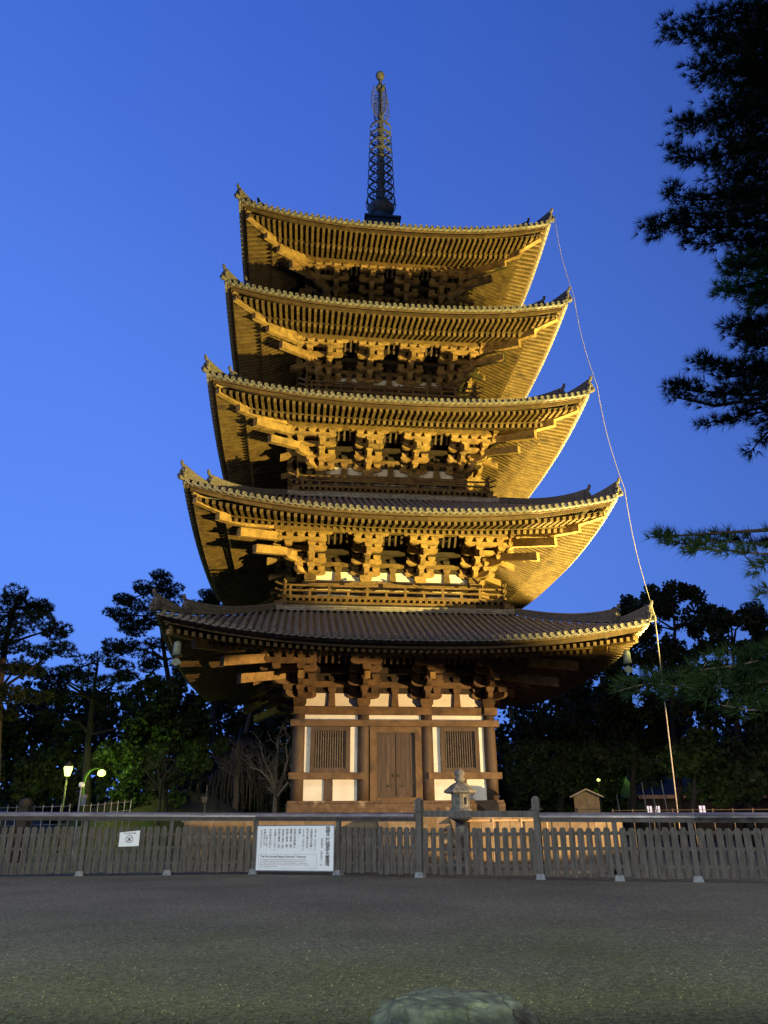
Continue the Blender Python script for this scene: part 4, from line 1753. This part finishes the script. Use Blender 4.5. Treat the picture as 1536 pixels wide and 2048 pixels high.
tree('broadleaf_tree', 'dark round evergreen lit green beside the right street lamp', 'broad', 47,
     [(330, 1640), (328, 1580), (325, 1520)],
     [(330, 1400, 70, 38), (300, 1450, 75, 40), (370, 1450, 55, 45), (260, 1510, 48, 40), (330, 1520, 80, 45), (250, 1560, 36, 30), (300, 1580, 70, 26), (400, 1520, 45, 45),
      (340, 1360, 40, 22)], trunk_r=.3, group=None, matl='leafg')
tree('broadleaf_tree', 'shadowy low evergreen in the bottom left corner behind the left lamp', 'broad', 50,
     [(60, 1640), (60, 1580), (64, 1520)],
     [(60, 1480, 75, 45), (20, 1530, 70, 40), (100, 1530, 60, 40), (60, 1580, 100, 22), (0, 1450, 50, 40), (130, 1490, 45, 30), (150, 1570, 50, 24), (200, 1545, 40, 40)], trunk_r=.28)
tree('broadleaf_tree', 'dim grey foliage close behind the left side of the pagoda', 'broad', 66,
     [(470, 1640), (478, 1520), (500, 1430), (508, 1395)],
     [(450, 1440, 50, 30), (510, 1455, 50, 34), (440, 1500, 50, 36), (500, 1520, 60, 40), (560, 1480, 36, 50), (540, 1560, 50, 36), (440, 1570, 60, 30), (420, 1405, 26, 12)], trunk_r=.4, bark='barkpale')
# right side
tree('broadleaf_tree', 'tallest camphor with flat cloud crowns beside the right roof corner', 'broad', 55,
     [(1362, 1640), (1352, 1500), (1344, 1400), (1346, 1330), (1350, 1260), (1345, 1210)],
     [(1345, 1182, 42, 20), (1310, 1196, 26, 14), (1388, 1190, 26, 20), (1395, 1225, 24, 20), (1290, 1215, 20, 12), (1330, 1225, 16, 8), (1380, 1255, 40, 18), (1300, 1262, 34, 20),
      (1360, 1300, 60, 24), (1290, 1310, 50, 30), (1240, 1350, 45, 30), (1340, 1350, 70, 26), (1390, 1390, 60, 30)], trunk_r=.32, dens=.95)
tree('broadleaf_tree', 'round crown rising just left of the right corner ornament', 'broad', 64,
     [(1262, 1640), (1260, 1450), (1262, 1300), (1265, 1230)],
     [(1264, 1215, 26, 18), (1250, 1235, 24, 14), (1280, 1250, 30, 24), (1245, 1300, 46, 30), (1215, 1360, 50, 36), (1170, 1400, 50, 36)], trunk_r=.32)
tree('broadleaf_tree', 'broad evergreen with mottled crown against the right edge of the photo', 'broad', 52,
     [(1480, 1640), (1478, 1500), (1470, 1400), (1466, 1300)],
     [(1460, 1232, 30, 22), (1430, 1250, 24, 18), (1485, 1245, 30, 18), (1440, 1290, 45, 26), (1500, 1300, 45, 28), (1460, 1350, 70, 34), (1520, 1370, 50, 40), (1420, 1410, 60, 34),
      (1490, 1430, 70, 36), (1540, 1280, 30, 30)], trunk_r=.36, dens=.95)
tree('pine_tree', 'distant pine top at the right edge above the broad evergreen', 'pine', 60,
     [(1518, 1640), (1518, 1400), (1514, 1280), (1512, 1225)],
     [(1510, 1218, 16, 10), (1525, 1235, 24, 10), (1500, 1242, 22, 8), (1535, 1262, 30, 12)], trunk_r=.25)
tree('broadleaf_tree', 'low bushy evergreen behind the wire to the right of it', 'broad', 44,
     [(1385, 1640), (1388, 1590), (1390, 1550)],
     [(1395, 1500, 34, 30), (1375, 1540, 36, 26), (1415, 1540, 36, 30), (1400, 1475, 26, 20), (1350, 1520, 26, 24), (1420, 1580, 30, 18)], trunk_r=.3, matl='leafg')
tree('broadleaf_tree', 'dark bushy evergreen in the lower right corner behind the fence', 'broad', 46,
     [(1500, 1640), (1500, 1600), (1500, 1560)],
     [(1480, 1510, 40, 26), (1510, 1545, 50, 30), (1470, 1565, 45, 26), (1530, 1500, 30, 40), (1520, 1590, 50, 18), (1450, 1530, 30, 24)], trunk_r=.3)
tree('broadleaf_tree', 'very dark tree mass right behind the right side of the pagoda', 'broad', 60,
     [(1120, 1640), (1125, 1560), (1130, 1500)],
     [(1120, 1450, 60, 34), (1060, 1480, 50, 45), (1180, 1470, 50, 45), (1110, 1520, 70, 40), (1040, 1540, 40, 45), (1200, 1530, 45, 36), (1130, 1570, 90, 24), (1150, 1410, 50, 24)], trunk_r=.4)
tree('broadleaf_tree', 'tall dark tree between the small shrine and the wire', 'broad', 57,
     [(1268, 1640), (1266, 1570), (1268, 1500), (1275, 1440)],
     [(1240, 1430, 50, 36), (1300, 1430, 50, 36), (1260, 1490, 60, 36), (1320, 1490, 40, 36), (1220, 1500, 40, 30), (1330, 1420, 50, 30), (1300, 1540, 40, 20), (1230, 1400, 45, 26)], trunk_r=.36)


def bare_tree(label, root, Y, limbs, r0, bark, seed, tw=3):
    random.seed(seed)
    R0 = atY(root[0], root[1], Y)
    o = empty('bare_tree', (R0.x, Y, 0))
    tag(o, label, 'tree')
    q = MB()
    base = Vector((0, 0, 0))
    t0 = Vector((0, 0, R0.z))
    q.tube([base, t0], r0, 8, r1=r0 * .85)
    tg = MB()
    off = Vector((R0.x, Y, 0))
    for l in limbs:
        pts = [t0] + [atY(x, y, Y + random.uniform(-.6, .6)) - off for x, y in l]
        m_ = len(pts)
        q.tube(pts, [r0 * .75 * (1 - .8 * i / (m_ - 1)) for i in range(m_)], 6)
        for i_ in range(1, m_):
            for _ in range(tw):
                p = pts[i_ - 1].lerp(pts[i_], random.random())
                L_ = random.uniform(.5, 1.2)
                d = (rnd_dir() * .7 + Vector((0, 0, .6))).normalized()
                p2 = p + d * L_ * .5 + Vector((0, 0, .05))
                p3 = p2 + (d + rnd_dir() * .5).normalized() * L_ * .6
                tg.tube([p, p2, p3], r0 * .14, 4, r1=.006)
                for _k in range(2):
                    p4 = p2 + (d + rnd_dir() * .8).normalized() * L_ * .5
                    tg.tube([p2, p4], r0 * .08, 3, r1=.005)
    q.build('trunk', M[bark], o, smooth=True)
    tg.build('twigs', M[bark], o)


bare_tree('leafless pale tree with forked trunk beside the left pagoda column', (551, 1592), 38.5,
          [[(549, 1570), (541, 1545), (528, 1520), (520, 1490)], [(552, 1560), (552, 1530), (556, 1500), (553, 1470)], [(560, 1575), (568, 1550), (575, 1520), (572, 1490), (580, 1475)],
           [(540, 1560), (520, 1540), (500, 1535)], [(556, 1590), (580, 1560), (584, 1540)]], .13, 'barkpale', 3)
bare_tree('thin leafless tree standing on the dark mound', (320, 1600), 44,
          [[(321, 1570), (318, 1550), (310, 1530)], [(322, 1565), (335, 1545), (350, 1525)], [(320, 1575), (300, 1555), (290, 1540)], [(324, 1560), (345, 1550), (370, 1520)]], .09, 'bark', 5)


def weeping(label, x, y, Y):
    R0 = atY(x, y, Y)
    o = empty('weeping_tree', (R0.x, Y, 0))
    tag(o, label, 'tree')
    q = MB()
    h = R0.z
    q.tube([(0, 0, 0), (.1, 0, h * .4), (-.1, 0, h * .75), (.2, 0, h)], .26, 8, r1=.1)
    q.build('trunk', M['barkpale'], o, smooth=True)
    q = MB()
    for _ in range(150):
        a = random.uniform(0, 2 * pi)
        R_ = random.uniform(.8, 3.0)
        hh = h * random.uniform(.65, 1.0)
        d = Vector((cos(a), sin(a), 0))
        st_ = Vector((0, 0, hh * .85))
        p1 = st_ + d * R_ * .5 + Vector((0, 0, .6))
        p2 = st_ + d * R_ + Vector((0, 0, .1))
        p3 = p2 + d * .3 + Vector((0, 0, -random.uniform(1.2, hh * .7)))
        q.tube([st_, p1, p2, p2.lerp(p3, .5) + d * .15, p3], .022, 3, r1=.006)
    q.build('twigs', M['barkpale'], o)


weeping('grey leafless weeping tree behind the left pagoda corner', 478, 1455, 52)

# distant wood closing the horizon
random.seed(21)
fwd = MB()
for _ in range(1300):
    x = random.uniform(-95, 95)
    y = random.uniform(84, 100)
    hmax = 13.5 + 2.5 * sin(x * .13) + 1.5 * sin(x * .41)
    z = random.uniform(0, hmax)
    leaves(fwd, Vector((x, y, z)), 2.0, 60, .55)
tag(fwd.build('far_wood', M['leaf'], fix=False), 'far dark wood closing the horizon behind everything', 'wood', kind='stuff')
# loose undergrowth
ug = MB()
for _ in range(1100):
    x = random.uniform(-42, 44)
    y = random.uniform(66, 76)
    h_ = 3.2 if x < -18 else (8.5 + 1.5 * sin(x * .4) if x > 4 else 6.0)
    if 13 < x < 19.5:
        h_ = 9
    leaves(ug, Vector((x, y, random.uniform(.2, h_))), 1.3, 60, .34)
tag(ug.build('undergrowth', M['leaf'], fix=False), 'dark undergrowth between the tree trunks behind the pagoda', 'shrubs', kind='stuff')

# ------------------------------------------------------------------ big foreground pine on the right
random.seed(11)
FP = empty('pine_tree', (9.2, 6.6, 0))
tag(FP, 'near dark long-needled pine reaching in from the right edge', 'tree')
offp = Vector((9.2, 6.6, 0))
tk = MB()
tpts = [Vector((0, 0, -.1)), Vector((.1, .1, 3)), Vector((-.2, .2, 7)), Vector((.1, .3, 11)), Vector((-.3, .3, 15)), Vector((-.2, .2, 18))]
tk.tube(tpts, [.42, .37, .32, .26, .18, .06], 12)
nd = MB()
BR = [  # tip-first pixel polylines, half width in px, density, depth
    ([(1332, 55), (1370, 62), (1420, 75), (1480, 80), (1560, 85)], 30, 1.2, 12.0),
    ([(1385, 38), (1440, 32), (1500, 22), (1570, 15)], 24, 1.2, 12.4),
    ([(1390, 135), (1410, 150), (1450, 140), (1570, 150)], 30, 1.4, 12.2),
    ([(1355, 245), (1380, 252), (1430, 235), (1500, 220), (1570, 215)], 26, 1.3, 12.0),
    ([(1338, 300), (1365, 312), (1410, 320), (1480, 300), (1570, 300)], 22, 1.3, 11.8),
    ([(1332, 378), (1360, 392), (1400, 400), (1460, 395), (1570, 385)], 20, 1.3, 11.6),
    ([(1288, 462), (1318, 458), (1340, 440), (1390, 455), (1440, 455), (1570, 440)], 22, 1.5, 11.4),
    ([(1370, 485), (1410, 490), (1460, 480), (1530, 480)], 16, 1.2, 11.6),
    ([(1340, 420), (1372, 425), (1420, 430)], 14, 1.0, 11.6),
    ([(1428, 575), (1455, 585), (1490, 570), (1560, 555)], 18, 1.4, 10.6),
    ([(1445, 530), (1480, 535), (1560, 520)], 22, 1.4, 10.8),
    ([(1490, 610), (1530, 600), (1570, 590)], 16, 1.2, 10.8),
    ([(1446, 658), (1475, 648), (1520, 650), (1570, 650)], 16, 1.3, 11.0),
    ([(1490, 690), (1530, 690), (1580, 690)], 26, 1.4, 11.0),
    ([(1385, 733), (1410, 722), (1440, 735), (1500, 740), (1570, 735)], 16, 1.4, 11.0),
    ([(1332, 778), (1352, 775), (1390, 782), (1440, 785), (1500, 790), (1570, 780)], 20, 1.6, 10.8),
    ([(1345, 795), (1380, 800), (1430, 812)], 10, 1.1, 10.8),
    ([(1400, 852), (1425, 843), (1460, 840), (1500, 820)], 13, 1.2, 11.0),
    ([(1475, 830), (1520, 825), (1570, 815)], 16, 1.3, 11.0),
    ([(1500, 905), (1520, 880), (1550, 850)], 14, 1.2, 11.0),
    ([(1512, 850), (1540, 835), (1570, 830)], 12, 1.2, 11.0),
    ([(1300, 1074), (1330, 1076), (1365, 1088), (1400, 1085), (1440, 1082), (1490, 1085), (1560, 1090)], 17, 1.25, 9.6),
    ([(1330, 1062), (1345, 1072)], 8, 1.0, 9.6),
    ([(1370, 1105), (1400, 1098), (1450, 1100), (1520, 1108)], 11, 1.0, 9.6),
    ([(1500, 1138), (1530, 1125), (1570, 1120)], 14, 1.1, 9.6),
    ([(1518, 1190), (1540, 1180), (1570, 1170)], 12, 1.0, 9.6),
    # solid inner masses near the edge
    ([(1440, 95), (1500, 110), (1570, 110)], 62, 1.7, 12.8),
    ([(1450, 190), (1570, 200)], 66, 1.7, 12.8),
    ([(1440, 275), (1570, 270)], 56, 1.7, 12.8),
    ([(1440, 350), (1570, 350)], 56, 1.7, 12.6),
    ([(1430, 425), (1570, 420)], 50, 1.7, 12.4),
    ([(1480, 30), (1570, 30)], 62, 1.7, 12.8),
    ([(1450, 755), (1570, 745)], 44, 1.7, 11.4),
    ([(1480, 520), (1570, 500)], 50, 1.7, 12.0),
    ([(1480, 660), (1570, 660)], 34, 2.2, 11.6),
    ([(1500, 590), (1570, 585)], 30, 2.2, 10.6),
    ([(1250, 1378), (1290, 1368), (1340, 1372), (1400, 1378), (1470, 1370), (1560, 1360)], 30, 1.3, 8.2),
    ([(1400, 1340), (1480, 1330), (1560, 1310)], 34, 1.1, 8.2),
    ([(1440, 1410), (1500, 1420), (1560, 1420)], 22, .8, 8.2),
]
gm = MB()
gy = MB()
for pl, hw, den, dep in BR:
    P3 = [atD(x, y, dep + random.uniform(-.15, .15)) - offp for x, y in pl]
    end = P3[-1]
    za = max(1.8, min(17.0, end.z - .7))
    ia = max(i for i in range(len(tpts) - 1) if tpts[i].z <= za)
    ta = tpts[ia].lerp(tpts[ia + 1], (za - tpts[ia].z) / (tpts[ia + 1].z - tpts[ia].z))
    tk.tube(P3 + [end.lerp(ta, .5) + Vector((0, 0, .1)), ta], [.007 + (.009 if dep < 10 else .022) * i / len(P3) for i in range(len(P3))] + [.045, .08], 6)
    r = hw * dep / 1518
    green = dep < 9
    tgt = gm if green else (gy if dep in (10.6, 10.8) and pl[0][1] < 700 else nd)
    ext = end.lerp(ta, .55)
    for p0, p1 in zip(P3, P3[1:] + [ext]):
        L_ = (p1 - p0).length
        if p1 is ext:
            L_ *= .45
        nT = int(L_ * r * 2 * 250 * den * (1.0 if not green else 1.1)) + 2
        dirn = (p0 - p1).normalized()
        for _ in range(nT):
            q_ = rnd_dir()
            rr = random.random() ** .5
            base_ = p0.lerp(p1, random.random())
            c = base_ + Vector((q_.x, q_.y, q_.z * .95)) * r * rr
            ax = (dirn * .8 + q_ * .7 + Vector((0, 0, .45))).normalized()
            if random.random() < .12:
                tk.tube([base_, c], .008, 3)
            for _k in range(17):
                v = (ax + rnd_dir() * .8).normalized() * random.uniform(.11, .185)
                w_ = v.cross(rnd_dir()).normalized() * .0050
                bi = len(tgt.v)
                tgt.v.extend([tuple(c - w_), tuple(c + w_), tuple(c + v)])
                tgt.f.append((bi, bi + 1, bi + 2))
tk.build('trunk', M['bark'], FP, smooth=True)
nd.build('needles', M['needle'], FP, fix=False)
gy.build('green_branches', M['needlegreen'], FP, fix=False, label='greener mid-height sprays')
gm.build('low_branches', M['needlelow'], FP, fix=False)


# ------------------------------------------------------------------ street lamps and clutter on the left
GLOW = emis('lamp_glow', (.80, 1.0, .16), 3.2)


def lantern_post(px_, py_, Y, label):
    p = atY(px_, py_, Y)
    o = empty('street_lamp', (p.x, Y, 0))
    tag(o, label, 'street lamp', 'green glowing street lamps on the left')
    q = MB()
    q.lathe([(.09, 0), (.07, .5), (.05, .6), (.045, p.z - .3)], (0, 0, 0), 10)
    q.build('pole', M['caplow'], o, smooth=True)
    q = MB()
    q.lathe([(.13, -.28), (.23, .14), (.20, .2)], (0, 0, p.z), 10)
    q.build('lamp_glass', GLOW, o)
    q = MB()
    q.lathe([(.27, .2), (.2, .32), (.05, .42), (0, .5)], (0, 0, p.z), 10)
    q.build('lamp_cap', M['caplow'], o)
    return o, p


o, p = lantern_post(136, 1541, 43, 'left post-top street lamp glowing yellow-green')
point('street_lamp_light', (p.x, 43, p.z + .0), 420, (.72, 1.0, .16), .3)
# curved-neck lamp
p = atY(203, 1548, 44)
pb = atY(168, 1600, 44)
o = empty('street_lamp', (pb.x, 44, 0))
tag(o, 'right street lamp with curved green neck glowing yellow-green', 'street lamp', 'green glowing street lamps on the left')
q = MB()
arc = [Vector((0, 0, 0))] + [atY(x, y, 44) - Vector((pb.x, 44, 0)) for x, y in ((165, 1590), (167, 1568), (172, 1552), (180, 1541), (191, 1536), (203, 1536))]
q.tube(arc, .085, 8, r1=.06)
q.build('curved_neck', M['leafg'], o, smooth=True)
q = MB()
c = p - Vector((pb.x, 44, 0))
q.lathe([(.1, -.12), (.22, -.02), (.2, .14), (.08, .22)], tuple(c), 12)
q.build('lamp_glass', GLOW, o, smooth=True)
point('street_lamp_light', (p.x, 44.0, p.z - .05), 480, (.62, 1.0, .16), .3)

p = atY(163, 1573, 42)
o = empty('camera_post', (p.x, 42, 0))
tag(o, 'pale post with small white dome and grey box left of the curved lamp', 'post')
q = MB()
q.tube([(0, 0, 0), (0, 0, p.z)], .05, 8)
q.build('post', M['steel'], o)
q = MB()
q.lathe([(0, .22), (.1, .2), (.15, .08), (.15, -.02), (0, -.03)], (0, 0, p.z), 12)
q.build('dome', M['white'], o, smooth=True)
q = MB()
q.box(.12, .36, -.1, .1, p.z - .95, p.z - .40)
q.build('control_box', M['steel'], o)

# low white post-and-wire barrier far left
for a, b_, lb in (((-2, 1616), (140, 1612), 'low barrier of white posts and wires at the far left'), ((168, 1612), (262, 1603), 'low barrier of white posts and wires beside the mound')):
    p0, p1 = atY(a[0], a[1], 34), atY(b_[0], b_[1], 34 if a[0] < 0 else 36)
    o = empty('wire_barrier', (p0.x, p0.y, 0))
    tag(o, lb, 'barrier')
    nn = 9 if a[0] < 0 else 8
    w_ = MB()
    for t in range(nn):
        p = p0.lerp(p1, t / (nn - 1))
        q = MB()
        c = p - Vector((p0.x, p0.y, 0))
        q.tube([Vector((c.x, c.y, 0)), Vector((c.x, c.y, c.z + .08))], .018, 6)
        q.build('barrier_post', M['steel'], o)
        if t:
            for dz in (.0, -.35, -.7):
                w_.tube([pc + Vector((0, 0, dz)), c + Vector((0, 0, dz))], .01, 4)
        pc = c
    w_.build('wires', M['steel'], o)
# stone marker
p = atY(52, 1604, 33)
q = MB()
q.frustum(0, 0, 0, p.z - .15, .5, .36)
q.lathe([(.25, 0), (.26, .12), (.18, .26), (0, .32)], (0, 0, p.z - .16), 10)
ob = q.build('stone_marker', M['sign_wood'])
ob.location = (p.x, 33, 0)
tag(ob, 'small round topped pale stone marker at the far left', 'stone')

# little lidded box on a stick on the mound
p = atY(410, 1600, 40)
q = MB()
q.tube([(0, 0, 0), (0, 0, p.z - .1)], .03, 6)
q.frustum(0, 0, p.z - .12, p.z + .12, .22, .30)
q.box(-.17, .17, -.17, .17, p.z + .12, p.z + .15)
ob = q.build('planter_pot', M['barkpale'])
ob.location = (p.x, 40, 0)
tag(ob, 'small pale pot standing on the mound near the left wire', 'pot')
p = atY(413, 1570, 41)
q = MB()
q.tube([(0, 0, 0), (.05, 0, p.z)], .035, 6)
ob = q.build('wooden_stake', M['barkpale'])
ob.location = (p.x, 41, 0)
tag(ob, 'thin pale stake rising above the small pot', 'stake')

# ------------------------------------------------------------------ right background
p = atY(1174, 1610, 33)
o = empty('notice_box', (p.x, 33, 0), -.12)
tag(o, 'weathered wooden notice board with small gabled roof behind the right fence', 'sign')
q = MB()
q.box(-.50, .50, -.04, .04, p.z - .28, p.z + .32)
q.box(-.05, .05, .045, .14, 0, p.z + .3)
q.prism([(-.50, .32), (.50, .32), (0, .54)], (0, 0, p.z), (1, 0, 0), (0, 0, 1), (0, 1, 0), .076)
q.build('board', M['sign_wood'], o)
q = MB()
for sx in (-1, 1):
    q.beam((sx * .66, 0, p.z + .30), (0, 0, p.z + .60), .34, .05)
q.build('gable_roof', M['fencedark'], o)
tx = MB()
for j, t in enumerate(('奉', '納')):
    text_mesh(tx, t, .14, Vector((.02, -.05, p.z + .12 - j * .18)), Vector((1, 0, 0)), Z, Vector((0, -1, 0)), .0, align='CENTER')
tx.build('lettering', M['ink'], o, fix=False)

# temple shop glimpsed far right
p = atY(1380, 1600, 62)
o = empty('lit_building', (p.x, 62, 0))
tag(o, 'low building with slate roof and lit windows glimpsed between far right trunks', 'building')
q = MB()
q.box(-3.6, 6.4, 0, 4, 0, 3.0)
q.build('wall', M['wooddark'], o)
q = MB()
q.prism([(-.7, 3.0), (4.7, 3.0), (2.0, 4.6)], (1.4, 0, 0), (0, 1, 0), (0, 0, 1), (1, 0, 0), 11.0)
ro_ = q.build('roof', M['slate'], o)
q = MB()
q.box(-4.1, 6.9, -.78, -.70, 2.86, 3.12)
q.build('eave', M['awning'], ro_)
WIN = emis('lit_window', (1.0, .80, .85), 1.0)
for x0, x1 in ((-3.4, -3.0), (-2.75, -2.4), (.6, 1.05)):
    q = MB()
    q.box(x0, x1, -.03, -.005, 1.7, 2.35)
    wv = q.build('window', WIN, o)
    q = MB()
    q.box((x0 + x1) / 2 - .03, (x0 + x1) / 2 + .03, -.06, -.032, 1.7, 2.35)
    q.build('window_frame', M['caplow'], wv)
spot('shop_light', (p.x + 1, 58, 4.0), (p.x + 1, 62, 2.9), 50, (1.0, .75, .62), 120)
p2 = atY(1445, 1604, 64)
o = empty('tiled_shed', (p2.x, 64, 0))
tag(o, 'pale roofed shed at the far right behind low branches', 'shed')
q = MB()
q.box(-1.2, 3.2, 0, 3, 0, 2.8)
q.build('wall', M['sign_wood'], o)
q = MB()
q.prism([(-.5, 2.8), (3.5, 2.8), (1.5, 4.0)], (1.0, 0, 0), (0, 1, 0), (0, 0, 1), (1, 0, 0), 5.2)
q.build('roof', M['awning'], o)

# distant green lamp seen through leaves
p = atY(1197, 1560, 66)
o = empty('street_lamp', (p.x, 66, 0))
tag(o, 'tiny distant street lamp glowing green through the right hand trees', 'street lamp')
q = MB()
q.tube([(0, 0, 0), (0, 0, p.z)], .06, 8)
q.build('pole', M['caplow'], o)
q = MB()
q.lathe([(0, -.12), (.12, -.06), (.13, .06), (0, .12)], (0, 0, p.z), 10)
q.build('lamp_glass', GLOW, o, smooth=True)
point('street_lamp_light', (p.x, 66, p.z), 120, (.5, 1.0, .12), .2)

# white stakes and poles among the right hand trees
for (x, y0, Y, lb) in ((1233, 1590, 46, 'thin pale stake left of the dark trunks on the right'), (1283, 1565, 46, 'taller pale stake between the dark trunks on the right'),
                       (1303, 1575, 47, 'slightly leaning pale stake right of the taller one'), (1322, 1560, 45, 'pale pole standing just left of the slanting wire')):
    pa = atY(x, y0, Y)
    q = MB()
    q.tube([(.25, 0, 0), (0, 0, pa.z)], .04, 6, r1=.03)
    ob = q.build('wooden_stake', M['steel'])
    ob.location = (pa.x, Y, 0)
    tag(ob, lb, 'stake')
# low pipe barrier behind the right fence
o = None
p0, p1 = atY(1225, 1621, 31), atY(1545, 1619, 31)
o = empty('wire_barrier', (p0.x, 31, 0))
tag(o, 'low barrier of pale posts behind the right hand fence', 'barrier')
w_ = MB()
for t in range(9):
    c = (p1 - p0) * (t / 8)
    q = MB()
    q.tube([Vector((c.x, 0, 0)), Vector((c.x, 0, p0.z + .05))], .022, 6)
    q.build('barrier_post', M['caplow'], o)
w_.tube([(0, 0, p0.z), (p1.x - p0.x, 0, p0.z)], .01, 5)
w_.build('wires', M['caplow'], o)
# prop pole + rope barrier on the dark platform right of the pagoda

# ------------------------------------------------------------------ foreground rock
bm = bmesh.new()
bmesh.ops.create_icosphere(bm, subdivisions=6, radius=1.0)
from mathutils import noise
for v in bm.verts:
    p = v.co.copy()
    nz = noise.noise(p * 1.7 + Vector((3, 1, 5))) * .16 + noise.noise(p * 4.5) * .08 + noise.noise(p * 11) * .028
    crk = abs(noise.noise(Vector((p.x * 4.2, p.y * 1.4, p.z * 1.1)) + Vector((9, 2, 1))))
    nz -= max(0, .06 - crk) * 2.4
    nz += noise.noise(p * 24) * .014
    v.co = p * (1 + nz)
    if v.co.z > .72:
        v.co.z = .72 + (v.co.z - .72) * .35
    v.co = Vector((v.co.x * .66, v.co.y * .55, v.co.z * .34))
me = bpy.data.meshes.new('rock')
bm.to_mesh(me)
bm.free()
me.materials.append(M['rock'])
me.polygons.foreach_set('use_smooth', [True] * len(me.polygons))
rk = bpy.data.objects.new('rock', me)
rk.location = (.50, 6.93, -.04)
rk.rotation_euler = (0, 0, .2)
COL.objects.link(rk)
tag(rk, 'rough grey green boulder top at the bottom edge of the photo', 'rock')

# loose pebbles
random.seed(5)
pb_ = MB()
for _ in range(6000):
    y = 6.4 + 17 * random.random() ** 1.7
    x = random.uniform(-.62, .62) * y
    r = random.uniform(.006, .018)
    c = Vector((x, y, r * .3))
    vs = [tuple(c + Vector((r * cos(a) * random.uniform(.7, 1.2), r * sin(a) * random.uniform(.7, 1.2), 0))) for a in (0, 1.26, 2.5, 3.8, 5.0)]
    vs.append(tuple(c + Vector((0, 0, r * .8))))
    pb_.add(vs, [(i_, (i_ + 1) % 5, 5) for i_ in range(5)])
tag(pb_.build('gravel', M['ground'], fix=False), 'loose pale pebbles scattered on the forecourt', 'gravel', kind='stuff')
